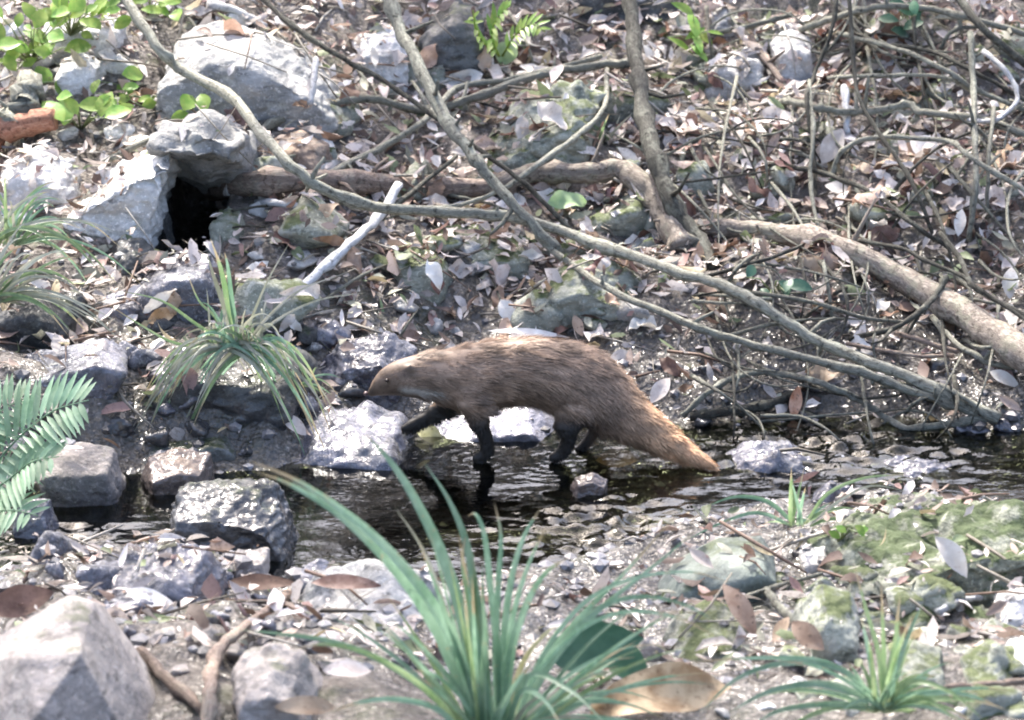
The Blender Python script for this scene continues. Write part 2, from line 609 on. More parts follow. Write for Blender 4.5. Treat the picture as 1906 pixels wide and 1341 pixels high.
def leaf_geo(p, d, n, L, W, curl=.3, fold=.25, segs=6, tipx=.55, wav=0.0, r_=random, torn=0.0):
    """a pointed leaf: p stalk end, d along the midrib, n upper side"""
    d = d.normalized(); s = d.cross(n).normalized(); n = s.cross(d).normalized()
    V, F = [], []
    ph = r_.uniform(0, 6)
    for i in range(segs + 1):
        t = i / segs
        wd = W * .5 * (math.sin(math.pi * min(1, t ** (math.log(.5) / math.log(tipx)))) ** .8 if 0 < t < 1 else 0.02)
        c = p + d * (L * t) + n * (-curl * L * (t * t) + curl * .4 * L * t)
        wv = wav * W * math.sin(ph + t * 9)
        if torn: wd *= r_.uniform(1 - torn, 1 + .3 * torn)
        V += [c - s * wd + n * (fold * wd + wv), c, c + s * wd + n * (fold * wd - wv)]
    for i in range(segs):
        a = i * 3
        F += [(a, a + 1, a + 4, a + 3), (a + 1, a + 2, a + 5, a + 4)]
    return V, F


def blade_geo(path, w0, seed=0, nrm=None):
    """grass blade along a path; V-folded strip, widest in the lower third, tapering to a tip"""
    V, F = [], []
    n = len(path)
    for i, p in enumerate(path):
        t = i / (n - 1)
        wd = w0 * .5 * (min(1, .55 + t * 2.2) * (1 - max(0, (t - .25) / .75) ** 1.7) + .03)
        tg = (path[min(i + 1, n - 1)] - path[max(i - 1, 0)]).normalized()
        face = nrm if nrm is not None else (CAM - p).normalized()
        s = tg.cross(face).normalized(); m = s.cross(tg).normalized()
        V += [p - s * wd + m * wd * .45, p, p + s * wd + m * wd * .45]
    for i in range(n - 1):
        a = i * 3
        F += [(a, a + 1, a + 4, a + 3), (a + 1, a + 2, a + 5, a + 4)]
    return V, F


# ------------------------------------------------------------------ ground and water
nxg, nyg = len(gx), len(gy)
GV = np.stack([GX, GY, GZ], -1).reshape(-1, 3)
idx = np.arange(nxg * nyg).reshape(nyg, nxg)
GF = np.stack([idx[:-1, :-1], idx[:-1, 1:], idx[1:, 1:], idx[1:, :-1]], -1).reshape(-1, 4)
gme = bpy.data.meshes.new('ground')
gme.from_pydata(GV.tolist(), [], GF.tolist())
gme.polygons.foreach_set('use_smooth', [True] * len(gme.polygons))
tag(link('ground', gme, 'soil'), 'soil and stone bed of the wooded stream bank', kind='structure')

wx = spaced(-50, 50, -1.4, 1.4, .01, 1.6); wy = np.arange(-1.1, .75, .01)
WX, WY = np.meshgrid(wx, wy)
WP = np.stack([WX, WY, 0 * WX], -1).reshape(-1, 3)
r1 = at_z(1110, 980, 0); r2 = at_z(1520, 840, 0); r3 = at_z(90, 1010, 0); r4 = at_z(620, 880, 0)
rif = sum(np.exp(-(((WP[:, 0] - c.x) / a) ** 2 + ((WP[:, 1] - c.y) / bb) ** 2)) for c, a, bb in ((r1, .17, .16), (r2, .28, .14), (r3, .12, .1)))
WP[:, 2] = fbm(WP * (1, 1.6, 1), 9, 2, 31) * .0006 + rif * fbm(WP * (1, 1.5, 1), 26, 3, 33) * .013
for u_, v_ in ((895, 858), (1036, 857), (1078, 838), (1300, 872)):      # rings where the animal breaks the surface
    q_ = at_z(u_, v_, 0); rr_ = np.hypot(WP[:, 0] - q_.x, WP[:, 1] - q_.y)
    WP[:, 2] += .0022 * np.sin(rr_ * 230) * np.exp(-rr_ / .055)
idx = np.arange(WP.shape[0]).reshape(WX.shape)
WF = np.stack([idx[:-1, :-1], idx[:-1, 1:], idx[1:, 1:], idx[1:, :-1]], -1).reshape(-1, 4)
tag(link('water', mesh('water', WP.tolist(), WF.tolist()), 'water'), 'shallow dark stream water with small riffles', kind='structure')


# ------------------------------------------------------------------ rocks
ROCKS = []
_tmp = []


def voxelise(me, size):
    o = bpy.data.objects.new('tmp', me); COL.objects.link(o)
    m = o.modifiers.new('r', 'REMESH'); m.mode = 'VOXEL'; m.voxel_size = size
    dg = bpy.context.evaluated_depsgraph_get()
    out = bpy.data.meshes.new_from_object(o.evaluated_get(dg))
    bpy.data.objects.remove(o); bpy.data.meshes.remove(me)
    return out


def hull_mesh(P):
    bm = bmesh.new()
    for p in P: bm.verts.new(p)
    r = bmesh.ops.convex_hull(bm, input=bm.verts)
    dead = list({g for g in r['geom_interior'] + r['geom_unused'] if isinstance(g, bmesh.types.BMVert)})
    bmesh.ops.delete(bm, geom=dead, context='VERTS')
    me = bpy.data.meshes.new('hull'); bm.to_mesh(me); bm.free()
    return me


def finish_rock(me, dim, seed, rough, detail=46, dent=None, strata=0.0):
    me = voxelise(me, max(dim / detail, .0022))
    n = len(me.vertices)
    co = np.empty(n * 3); me.vertices.foreach_get('co', co); co = co.reshape(-1, 3)
    no = np.empty(n * 3); me.vertices.foreach_get('normal', no); no = no.reshape(-1, 3)
    if dent is not None:
        co = dent(co)
    d = fbm(co, 2.2 / dim, 3, seed) * .045 * dim
    d += (np.abs(fbm(co, 5.5 / dim, 3, seed + 3)) - .35) * .022 * dim
    d += fbm(co * (1, 1, 2.2), 16 / dim, 3, seed + 5) * .009 * dim
    if strata:
        d += strata * dim * (np.abs(((co[:, 2] * .9 + co[:, 0] * .35) / dim * 7 + fbm(co, 3 / dim, 2, seed)) % 1 - .5) - .25)
    co = co + no * (d * rough)[:, None]
    me.vertices.foreach_set('co', co.reshape(-1))
    me.polygons.foreach_set('use_smooth', [True] * len(me.polygons))
    me.update()
    return me


def rock(label, outline, thick, mat, rough=1.0, name='rock', cat='rock', sink=.05, front=.72, back=.7, Yoff=0.0, seed=0, dent=None, detail=46, strata=0.0, group=None, lean=0.07, Yabs=None, wedge=False, extra=()):
    r_ = random.Random(seed * 31 + len(label))
    vb = max(v for u, v in outline)
    ub = np.mean([u for u, v in outline if v > vb - 25])
    p = hit(ub, vb)
    if p.z < 0: p = at_z(ub, vb, 0)
    Ym = p.y + thick * .45 + Yoff if Yabs is None else Yabs
    ring = [at_y(u, v, Ym) for u, v in outline]
    c = sum(ring, Vector()) / len(ring)
    P = list(ring)
    for q in ring:
        if wedge:
            if q.z < c.z: P.append(q + Vector((0, -thick * .5, -.02)))
            P.append(c + (q - c) * back + Vector((0, thick * .45, -.13 * thick)))
            continue
        f = front * r_.uniform(.86, 1.12); bk = back * r_.uniform(.8, 1.15)
        P.append(c + (q - c) * f + Vector((0, -thick * .5 * r_.uniform(.75, 1.05), -lean * thick)))
        dy = thick * .5 * r_.uniform(.75, 1.05)
        P.append(c + (q - c) * bk + Vector((0, dy, -.3 * dy)))
    for eu, ev, ed in extra: P.append(at_y(eu, ev, Ym + ed))
    for q in ring:
        if q.z < c.z:
            P.append(q + Vector((0, 0, -sink))); P.append(q + Vector((0, thick * .4, -sink))); P.append(c + (q - c) * front + Vector((0, -thick * .42, -sink - min(lean, 0) * thick)))
    A = np.array([tuple(q) for q in P])
    dim = float((A.max(0) - A.min(0)).max())
    o0 = Vector((c.x, Ym, float(A[:, 2].min())))
    me = hull_mesh([q - o0 for q in P])
    dn = None
    if dent is not None:
        dn = lambda co: dent(co, o0)
    me = finish_rock(me, dim, seed + 1, rough, detail, dn, strata)
    me.name = name
    o = link(name, me, mat, loc=o0)
    tag(o, label, cat, group)
    ROCKS.append(o)
    return o


rock('big grey boulder with sunlit top behind the leaning sapling', [(308, 150), (312, 95), (335, 58), (400, 40), (470, 44), (545, 76), (605, 122), (640, 168), (600, 195), (480, 212), (400, 216), (340, 190)], .42, 'rock_grey', .8, 'boulder', 'boulder', seed=3, front=.95, back=.9, detail=80, strata=.012, lean=.11, Yoff=-.14)
rock('weathered grey stone bridging the top of the dark hollow', [(300, 300), (325, 256), (365, 246), (415, 262), (476, 288), (470, 320), (400, 312), (340, 298)], .62, 'rock_grey', 1.5, 'boulder', 'boulder', sink=0.0, front=.92, back=.95, seed=4, detail=70, Yabs=.95, lean=-.14, strata=.02)
rock('rough sloping boulder forming the left side of the dark hollow', [(140, 365), (180, 325), (250, 280), (330, 250), (345, 280), (300, 325), (278, 400), (274, 486), (230, 470), (180, 420)], .46, 'rock_pale', 1.5, 'boulder', 'boulder', seed=61, front=.93, Yabs=.84, detail=80, strata=.02, lean=.02)
rock('broken stone forming the right side of the dark hollow', [(404, 385), (425, 372), (452, 385), (458, 425), (440, 460), (424, 484), (402, 475), (404, 420)], .26, 'rock_hump', 1.3, seed=62, front=.85, Yabs=.76, detail=60)
rock('small broken stone at the foot of the leaning boulder', [(215, 500), (225, 455), (262, 445), (285, 470), (280, 505), (240, 512)], .14, 'rock_dark', 1.2, seed=63)
rock('white flat stone on the end of the broken log', [(414, 290), (440, 280), (470, 290), (468, 322), (415, 322)], .1, 'rock_pale', .6, seed=5, Yoff=-.05)
rock('brownish rounded stone above the reddish log', [(470, 300), (490, 262), (560, 248), (615, 268), (625, 305), (560, 318), (480, 316)], .2, 'rock_brown', .9, seed=6)
rock('lichen blotched dark boulder behind the middle sapling', [(765, 75), (785, 25), (850, -10), (905, 10), (925, 70), (900, 130), (840, 150), (780, 135)], .4, 'rock_dark', 1.2, 'boulder', 'boulder', seed=7, detail=60)
rock('pale stone block left of the lichen boulder', [(655, 100), (670, 60), (740, 50), (775, 80), (770, 130), (700, 145), (660, 135)], .25, 'rock_pale', 1.1, seed=8)
rock('mossy ridged hump rock under the crossing pale branches', [(850, 300), (880, 250), (980, 190), (1080, 150), (1135, 175), (1130, 235), (1090, 300), (1000, 330), (900, 325)], .42, 'rock_hump', 1.3, 'boulder', 'boulder', seed=9, detail=70, strata=.05)
rock('white lichen crusted rock beside the dark sapling', [(1280, 170), (1320, 110), (1390, 70), (1425, 95), (1420, 150), (1370, 185), (1300, 195)], .28, 'rock_pale', 1.5, seed=10, strata=.04)
rock('flat sided pale stone right of the lichen crusted rock', [(1432, 80), (1470, 58), (1505, 75), (1518, 135), (1480, 155), (1440, 140)], .2, 'rock_pale', .8, seed=11)
rock('rounded grey stone at the top edge near the twigs', [(1310, 55), (1325, 20), (1350, 12), (1380, 45), (1370, 68), (1325, 70)], .16, 'rock_grey', .8, seed=12)
rock('big dark overhanging rock at the top edge', [(1000, 20), (1020, -40), (1150, -70), (1290, -40), (1310, 10), (1240, 40), (1080, 42)], .35, 'rock_dark', 1.0, 'boulder', 'boulder', seed=13)
rock('greenish low rock above the mongoose, under the long branch', [(760, 470), (800, 430), (900, 415), (990, 430), (1010, 470), (960, 500), (840, 505)], .3, 'rock_hump', 1.0, seed=14)
rock('mossy stone between the mongoose back and the branches', [(990, 570), (1020, 510), (1090, 485), (1170, 500), (1200, 550), (1160, 590), (1060, 600)], .25, 'rock_hump', 1.2, seed=15)
rock('blue grey slab tilted against the bank beside the hollow', [(225, 555), (270, 510), (330, 475), (395, 470), (420, 520), (410, 575), (330, 585), (260, 575)], .26, 'rock_wet_sheen', .9, seed=16, front=.9)
rock('wet rock ledge in front of the mongoose snout', [(450, 815), (500, 785), (590, 762), (690, 758), (745, 775), (755, 815), (690, 848), (600, 866), (490, 862)], .4, 'rock_wet_sheen', 1.0, 'rock_ledge', 'rock', seed=17, front=.95, detail=70, sink=.08, strata=.02)
rock('wet grey stone behind the mongoose head', [(590, 690), (630, 640), (720, 625), (770, 650), (760, 700), (690, 735), (610, 730)], .22, 'rock_wet_sheen', 1.2, seed=18)
rock('glistening flat stone seen between the mongoose legs', [(785, 812), (805, 775), (870, 752), (990, 752), (1030, 785), (1010, 818), (850, 824)], .3, 'rock_glint', .7, seed=19, front=.96)
rock('dark rock carrying the upright grass tuft', [(255, 720), (290, 660), (380, 632), (470, 630), (560, 665), (575, 715), (530, 760), (420, 770), (300, 765)], .34, 'rock_dark', 1.2, 'boulder', 'boulder', seed=20, detail=60)
rock('dark low stone left of the grass tuft rock', [(175, 790), (190, 755), (225, 738), (265, 755), (270, 790), (230, 805)], .16, 'rock_dark', 1.1, seed=21)
rock('flat topped greenish stone below the grass tuft rock', [(270, 835), (290, 800), (345, 783), (435, 778), (455, 805), (450, 845), (380, 862), (300, 862)], .24, 'rock_hump', .7, seed=22, front=.92)
rock('brown stone in front of the flat greenish stone', [(262, 890), (275, 850), (325, 832), (390, 846), (400, 890), (370, 915), (300, 920)], .18, 'rock_brown', .8, seed=23)
rock('square grey stone beside the fern', [(68, 852), (80, 838), (150, 826), (208, 838), (232, 890), (226, 926), (130, 940), (95, 930)], .2, 'rock_tan', .7, seed=24, front=.86)
rock('large dark wet block standing in the pool', [(315, 935), (335, 905), (400, 893), (490, 896), (525, 915), (548, 965), (555, 1045), (470, 1042), (350, 1005)], .28, 'rock_dark', 1.2, 'boulder', 'boulder', seed=25, front=.86, detail=70, lean=.1)
rock('small pale block at the pool edge below the dark wet block', [(428, 1040), (440, 1022), (500, 1020), (502, 1050), (480, 1088), (435, 1085)], .1, 'rock_tan', .6, seed=26)
rock('large pyramid shaped tan stone in the bottom left corner', [(-60, 1230), (0, 1185), (130, 1108), (172, 1122), (235, 1215), (300, 1312), (230, 1330), (120, 1400), (-60, 1400)], .4, 'rock_tan', .16, 'boulder', 'boulder', seed=27, front=.7, back=.8, detail=120, wedge=True, extra=[(40, 1225, -.2), (150, 1215, -.2), (70, 1330, -.3)])
rock('lumpy tan stone beside the curved foreground stick', [(436, 1240), (455, 1212), (505, 1196), (565, 1215), (604, 1275), (610, 1380), (440, 1380)], .24, 'rock_tan', .9, seed=28)
rock('smooth flat grey green slab behind the foreground grass', [(1225, 1085), (1260, 1040), (1335, 1000), (1420, 998), (1442, 1035), (1400, 1085), (1340, 1125), (1250, 1125)], .3, 'rock_slab', .25, 'stone_slab', 'slab', seed=29, front=.97, lean=.02)
rock('broad low mossy boulder running to the right edge', [(1530, 1045), (1590, 990), (1690, 952), (1800, 928), (1920, 932), (2020, 960), (2020, 1115), (1850, 1118), (1700, 1098), (1580, 1085)], .55, 'rock_moss', 1.5, 'boulder', 'boulder', seed=30, detail=100, front=.97, lean=.0, sink=.1)
rock('grey green stone above the pink leaves', [(1480, 1190), (1488, 1120), (1530, 1082), (1585, 1100), (1600, 1170), (1575, 1225), (1510, 1235)], .2, 'rock_hump', .9, seed=32)
rock('white block of stone on the near bank', [(1484, 1060), (1490, 1025), (1535, 1018), (1546, 1045), (1520, 1070)], .1, 'rock_pale', .7, seed=33)
rock('small white stone beside the grey green slab', [(1405, 1075), (1412, 1050), (1435, 1048), (1442, 1080), (1425, 1092)], .08, 'rock_pale', .7, seed=34)
rock('white angular stone at the right edge', [(1848, 1130), (1862, 1108), (1906, 1100), (1930, 1130), (1906, 1170), (1870, 1165)], .14, 'rock_pale', .7, seed=35)
rock('pale rounded stone at the lower right edge', [(1860, 1260), (1868, 1225), (1900, 1195), (1940, 1200), (1940, 1270)], .18, 'rock_pale', .7, seed=36)
rock('mossy stone above the right grass tuft', [(1645, 1255), (1655, 1205), (1700, 1182), (1755, 1200), (1765, 1260), (1740, 1290), (1670, 1290)], .2, 'rock_hump', .9, seed=37)
rock('moss capped stone between the white angular stone and the boulder', [(1755, 1160), (1780, 1130), (1830, 1125), (1860, 1150), (1840, 1180), (1780, 1185)], .16, 'rock_moss', .9, seed=38)
rock('dark green stone left of the moss capped stone', [(1650, 1150), (1665, 1110), (1710, 1095), (1745, 1115), (1740, 1160), (1690, 1175)], .18, 'rock_moss', .9, seed=39)
rock('grey stone in the lower right rubble', [(1775, 1290), (1790, 1225), (1850, 1200), (1880, 1240), (1865, 1295), (1815, 1305)], .18, 'rock_hump', .8, seed=40)
rock('mossy stone in the bottom right corner', [(1700, 1390), (1740, 1320), (1820, 1295), (1906, 1300), (1960, 1390)], .3, 'rock_moss', 1.0, seed=41)
rock('pale stone chunk by the upper left leaves', [(95, 150), (110, 110), (150, 96), (195, 110), (190, 155), (140, 175)], .18, 'rock_pale', 1.0, seed=42)
rock('sunlit white stone below the upper left green leaves', [(70, 60), (100, 28), (170, 22), (235, 45), (225, 85), (130, 100)], .2, 'rock_pale', 1.0, seed=43)
rock('pale broken stone above the left grass', [(-20, 360), (10, 300), (70, 275), (140, 300), (165, 350), (110, 400), (20, 400)], .25, 'rock_pale', 1.2, seed=44)
rock('dark stone under the left drooping grass', [(-30, 600), (0, 545), (80, 525), (150, 550), (165, 600), (100, 640), (-20, 640)], .25, 'rock_dark', 1.0, seed=45)
rock('wet grey ledge left of the tuft rock', [(-20, 700), (20, 665), (120, 640), (200, 625), (240, 650), (200, 690), (90, 715)], .3, 'rock_wet_sheen', .6, seed=46, front=.95)
rock('round reddish stone half sunk beside the hind foot', [(1062, 905), (1070, 888), (1105, 880), (1132, 893), (1128, 918), (1090, 925)], .07, 'rock_brown', .6, seed=47)
rock('jagged low wet stone right of the tail tip', [(1325, 862), (1350, 838), (1410, 826), (1480, 832), (1520, 852), (1490, 868), (1400, 874)], .22, 'rock_wet_sheen', 1.8, seed=48, front=.95)
rock('low wet stone in the right riffle', [(1590, 876), (1630, 860), (1710, 856), (1770, 868), (1740, 884), (1660, 888)], .18, 'rock_wet_sheen', 1.8, seed=49, front=.95)
rock('shattered wet rock shelf below the dark wet block', [(180, 1080), (230, 1030), (310, 1000), (390, 1010), (430, 1060), (420, 1110), (330, 1130), (230, 1125)], .28, 'rock_wet_sheen', 1.2, seed=50, strata=.03)
rock('foam washed stone at the left pool edge', [(20, 960), (35, 925), (95, 925), (105, 965), (90, 1000), (40, 1005)], .12, 'rock_wet_sheen', .9, seed=51)
rock('wide grey rock behind the foreground grass base', [(560, 1120), (600, 1070), (700, 1050), (800, 1065), (840, 1120), (780, 1170), (640, 1175)], .3, 'rock_grey', 1.2, seed=53, strata=.04)
rock('grey green rock below the grey slab', [(1230, 1190), (1260, 1145), (1330, 1130), (1395, 1150), (1400, 1200), (1340, 1230), (1260, 1225)], .24, 'rock_hump', .9, seed=54)

# small loose stones: one shape shared by several copies each
PEB = []
for k in range(7):
    r_ = random.Random(900 + k)
    P = [Vector((r_.gauss(0, 1), r_.gauss(0, 1), r_.gauss(0, 1))).normalized() * r_.uniform(.75, 1.05) for _ in range(14)]
    me = hull_mesh([Vector((p.x * .5, p.y * .42, p.z * .32)) for p in P])
    me = finish_rock(me, 1.0, 60 + k, .8, 15)
    PEB.append(me)


def in_frame(p, m=0):
    d = p - CAM
    t = d.dot(FW)
    u = 953 + FPX * d.dot(RT) / t; v = 670.5 - FPX * d.dot(UP) / t
    return -m < u < 1906 + m and -m < v < 1341 + m, u, v


def stones(n, ulo, uhi, vlo, vhi, smin, smax, mat, label, group, seed, kind='stone'):
    r_ = random.Random(seed)
    for i in range(n):
        u, v = r_.uniform(ulo, uhi), r_.uniform(vlo, vhi)
        if 255 < u < 405 and 280 < v < 490: continue
        p = hit(u, v)
        src = r_.choice(PEB)
        key = src.name + mat
        me = _stone_cache.get((src.name, mat))
        if me is None:
            me = src.copy(); me.materials.clear(); me.materials.append(M[mat]); _stone_cache[(src.name, mat)] = me
        s = smin + (smax - smin) * r_.random() ** 2
        o = link(kind, me, None, loc=p + Vector((0, 0, s * .06)))
        o.scale = (s * r_.uniform(.8, 1.2), s * r_.uniform(.8, 1.2), s * r_.uniform(.8, 1.3))
        o.rotation_euler = (r_.uniform(-.4, .4), r_.uniform(-.4, .4), r_.uniform(0, 6.3))
        tag(o, label, kind, group)
        ROCKS.append(o)


_stone_cache = {}
stones(34, 1440, 1906, 1080, 1341, .05, .13, 'rock_hump', 'small mossy grey stone in the rubble of the lower right bank', 'mossy rubble stones at lower right', 1)
stones(24, 1250, 1906, 1120, 1341, .03, .07, 'rock_pale', 'small pale stone among the mossy rubble at lower right', 'pale rubble stones at lower right', 2)
stones(28, 150, 760, 1020, 1200, .03, .09, 'rock_wet_sheen', 'small wet grey stone on the gravel bar at lower left', 'wet stones of the gravel bar', 3)
stones(18, 250, 1250, 1180, 1341, .03, .09, 'rock_tan', 'small tan stone under the foreground grass', 'tan stones of the near bank', 4)
stones(26, 0, 620, 20, 420, .05, .14, 'rock_pale', 'small pale stone on the sunlit upper left slope', 'pale stones of the upper left slope', 5)
stones(26, 450, 1250, 420, 760, .04, .11, 'rock_grey', 'small grey stone on the bank above the mongoose', 'grey stones of the far bank', 6)
stones(22, 1250, 1906, 640, 860, .03, .09, 'rock_dark', 'small dark stone at the water edge below the branches', 'dark stones of the right waterline', 7)
stones(40, 450, 1280, 130, 620, .08, .26, 'rock_hump', 'grey green rock showing through the litter of the middle slope', 'grey green rocks of the middle slope', 10, 'rock')
stones(30, 1250, 1906, 40, 420, .07, .22, 'rock_hump', 'grey green rock half hidden under the right thicket', 'grey green rocks under the right thicket', 11, 'rock')
stones(24, 200, 760, 560, 780, .06, .16, 'rock_wet_sheen', 'wet broken rock beside the left grass tuft', 'wet broken rocks near the left grass tuft', 12, 'rock')
stones(26, 0, 700, 960, 1160, .06, .15, 'rock_wet_sheen', 'glossy broken rock on the wet lower left bar', 'glossy broken rocks of the lower left bar', 13, 'rock')
stones(22, 1300, 1906, 790, 930, .04, .12, 'rock_wet_sheen', 'glossy stone in the right hand riffle', 'glossy stones of the right riffle', 14)
stones(20, 0, 700, 580, 900, .03, .10, 'rock_dark', 'small dark stone around the left grass rock', 'dark stones by the left grass rock', 8)
stones(22, 640, 1320, 840, 1040, .02, .06, 'rock_wet_sheen', 'small stone in the stream bed around the mongoose', 'stones of the stream bed', 9)

# ------------------------------------------------------------------ one BVH of everything leaves can lie on
bpy.context.view_layer.update()
bv, bf = [], []
off = 0
bv += [Vector(v) for v in GV]; bf += [tuple(f) for f in GF]; off = len(bv)
for o in ROCKS:
    mw = o.matrix_world
    vs = [mw @ v.co for v in o.data.vertices]
    bv += vs
    bf += [tuple(off + i for i in p.vertices) for p in o.data.polygons]
    off += len(vs)
BVH = BVHTree.FromPolygons(bv, bf)
del bv, bf


def drop(x, y):
    loc, nrm, i, d = BVH.ray_cast(Vector((x, y, 6)), Vector((0, 0, -1)))
    if nrm.z < 0: nrm = -nrm
    return loc, nrm


def see(u, v):
    loc, nrm, i, d = BVH.ray_cast(CAM, ray(u, v).normalized())
    if nrm.dot(ray(u, v)) > 0: nrm = -nrm
    return loc, nrm


# ------------------------------------------------------------------ leaf litter
PAL = [((.58, .51, .47), 8), ((.72, .67, .63), 6), ((.44, .40, .37), 6), ((.40, .31, .26), 4), ((.21, .145, .115), 4), ((.27, .175, .155), 3), ((.13, .09, .07), 4), ((.32, .32, .25), 3), ((.42, .35, .22), 1), ((.20, .24, .13), 2)]
PC = [c for c, k in PAL for _ in range(k)]


def litter_density(x, y):
    """how many leaves lie here"""
    sf = y - np.interp(x, FE[:, 0], FE[:, 1])
    sn = np.interp(x, NE[:, 0], NE[:, 1]) - y
    if sf > 0:
        d = .25 + .75 * float(sstep(.1, .5, sf))
        d *= .65 + .35 * float(sstep(-.7, .2, x))
        return d
    if sn > 0:
        return .3 * float(sstep(.05, .3, sn))
    return .02


def scatter_leaves(n, smin, smax, seed, flat=.5):
    r_ = random.Random(seed)
    V, F, T = [], [], []
    k = 0
    while k < n:
        x, y = r_.uniform(-1.7, 1.7), r_.uniform(-1.5, 2.8)
        if r_.random() > litter_density(x, y): continue
        loc, nr = drop(x, y)
        if loc.z - ground_z(x, y) > .07 and r_.random() < .9: continue
        k += 1
        L = smin + (smax - smin) * r_.random() ** 1.6
        nn = (nr + Vector((r_.gauss(0, flat), r_.gauss(0, flat), r_.uniform(0, .4)))).normalized()
        a = r_.uniform(0, 6.283)
        d = Vector((math.cos(a), math.sin(a), r_.uniform(-.2, .2))); d = (d - nn * d.dot(nn)).normalized()
        v, f = leaf_geo(loc + nr * r_.uniform(.003, .025) - d * L * .5, d, nn, L, L * r_.uniform(.3, .6), r_.uniform(-.7, .7), r_.uniform(-.5, 1.0), 4, r_.uniform(.4, .6), r_=r_, torn=.5)
        o = len(V); V += v; F += [tuple(o + i for i in q) for q in f]
        c = r_.choice(PC); s = r_.uniform(.7, 1.2)
        T += [(c[0] * s, c[1] * s, c[2] * s, 1)] * len(v)
    return V, F, T


def tinted(name, V, F, T, mat):
    me = mesh(name, V, F)
    ca = me.color_attributes.new('tint', 'FLOAT_COLOR', 'POINT')
    ca.data.foreach_set('color', np.array(T, dtype=np.float32).reshape(-1))
    return link(name, me, mat)


V, F, T = scatter_leaves(19000, .012, .066, 5)
tag(tinted('leaf_litter', V, F, T, 'litter'), 'mass of small dead leaves covering the stream banks', 'leaf litter', kind='stuff')

# fine twigs and bark bits
r_ = random.Random(77)
V, F, T = [], [], []
for i in range(1100):
    while True:
        x, y = r_.uniform(-1.7, 1.7), r_.uniform(-1.5, 2.8)
        if r_.random() < litter_density(x, y) + .06: break
    loc, nr = drop(x, y)
    a = r_.gauss(0, .8); L = r_.uniform(.04, .2)
    d = Vector((math.cos(a), math.sin(a), 0)); d = (d - nr * d.dot(nr) + nr * r_.gauss(0, .12)).normalized()
    p = loc + nr * .008
    q = [p - d * L * .5, p + Vector((r_.gauss(0, .006), r_.gauss(0, .006), .004)), p + d * L * .5]
    rad = r_.uniform(.0012, .0035)
    v, f, _ = tube_geo(q, [rad, rad, rad * .5], 4, i, .1)
    o = len(V); V += v; F += [tuple(o + j for j in k) for k in f]
    c = r_.choice([(.3, .27, .22), (.16, .14, .11), (.45, .42, .37), (.22, .15, .11)])
    T += [(*c, 1)] * len(v)
tag(tinted('twig_litter', V, F, T, 'litter'), 'scatter of thin broken twigs lying in the leaf litter', 'twigs', kind='stuff')

# gravel
V, F, T = [], [], []
ico = [Vector(v) for v in ((0, 0, 1), (.9, 0, .4), (.28, .85, .4), (-.72, .53, .4), (-.72, -.53, .4), (.28, -.85, .4), (.6, .5, -.5), (-.3, .8, -.5), (-.8, 0, -.5), (-.3, -.8, -.5), (.7, -.5, -.5))]
icf = [(0, 1, 2), (0, 2, 3), (0, 3, 4), (0, 4, 5), (0, 5, 1), (1, 6, 2), (2, 7, 3), (3, 8, 4), (4, 9, 5), (5, 10, 1), (6, 7, 2), (7, 8, 3), (8, 9, 4), (9, 10, 5), (10, 6, 1), (6, 10, 9), (6, 9, 8), (6, 8, 7)]
for i in range(5200):
    x, y = r_.uniform(-1.6, 1.6), r_.uniform(-1.5, 1.4)
    sf = y - np.interp(x, FE[:, 0], FE[:, 1])
    if sf > .15 and r_.random() < .75: continue
    loc, nr = drop(x, y)
    if loc.z - ground_z(x, y) > .03 and r_.random() < .93: continue
    if loc.z < -.02 and r_.random() < .9: continue
    s = .004 + .016 * r_.random() ** 2.5
    rot = Matrix.Rotation(r_.uniform(0, 6.28), 3, 'Z')
    o = len(V)
    V += [loc + rot @ Vector((q.x * s * r_.uniform(.8, 1.3), q.y * s * r_.uniform(.8, 1.2), q.z * s * .7)) for q in ico]
    F += [tuple(o + j for j in k) for k in icf]
    g = r_.uniform(.08, .4)
    T += [(g, g * .97, g * .93, 1)] * len(ico)
gr = tinted('gravel', V, F, T, 'gravel')
gr.data.polygons.foreach_set('use_smooth', [False] * len(gr.data.polygons))
tag(gr, 'fine gravel and chips along the stream edges', 'gravel', kind='stuff')

# counted leaves: shared shapes, each one an object
LM = {}
for mat in ('leaf_pale', 'leaf_tan', 'leaf_brown', 'leaf_red', 'leaf_white'):
    for k in range(7):
        rr = random.Random(50 + k * 3 + len(mat) * 7)
        v, f = leaf_geo(Vector((-.5, 0, 0)), Vector((1, 0, 0)), Vector((0, 0, 1)), 1, rr.uniform(.34, .6), rr.uniform(-.6, .6), rr.uniform(-.5, .9), 8, rr.uniform(.36, .6), .22, rr, .25)
        me = mesh('dead_leaf', v, f); me.materials.append(M[mat]); LM[mat, k] = me
LEAFSET = [('leaf_pale', 95, 'pale curled dead leaf', 'pale dead leaves'),
           ('leaf_tan', 60, 'tan dead leaf', 'tan dead leaves'),
           ('leaf_brown', 55, 'dark brown dead leaf', 'brown dead leaves'),
           ('leaf_red', 40, 'reddish dead leaf', 'reddish dead leaves'),
           ('leaf_white', 40, 'bleached whitish dead leaf', 'bleached leaves')]
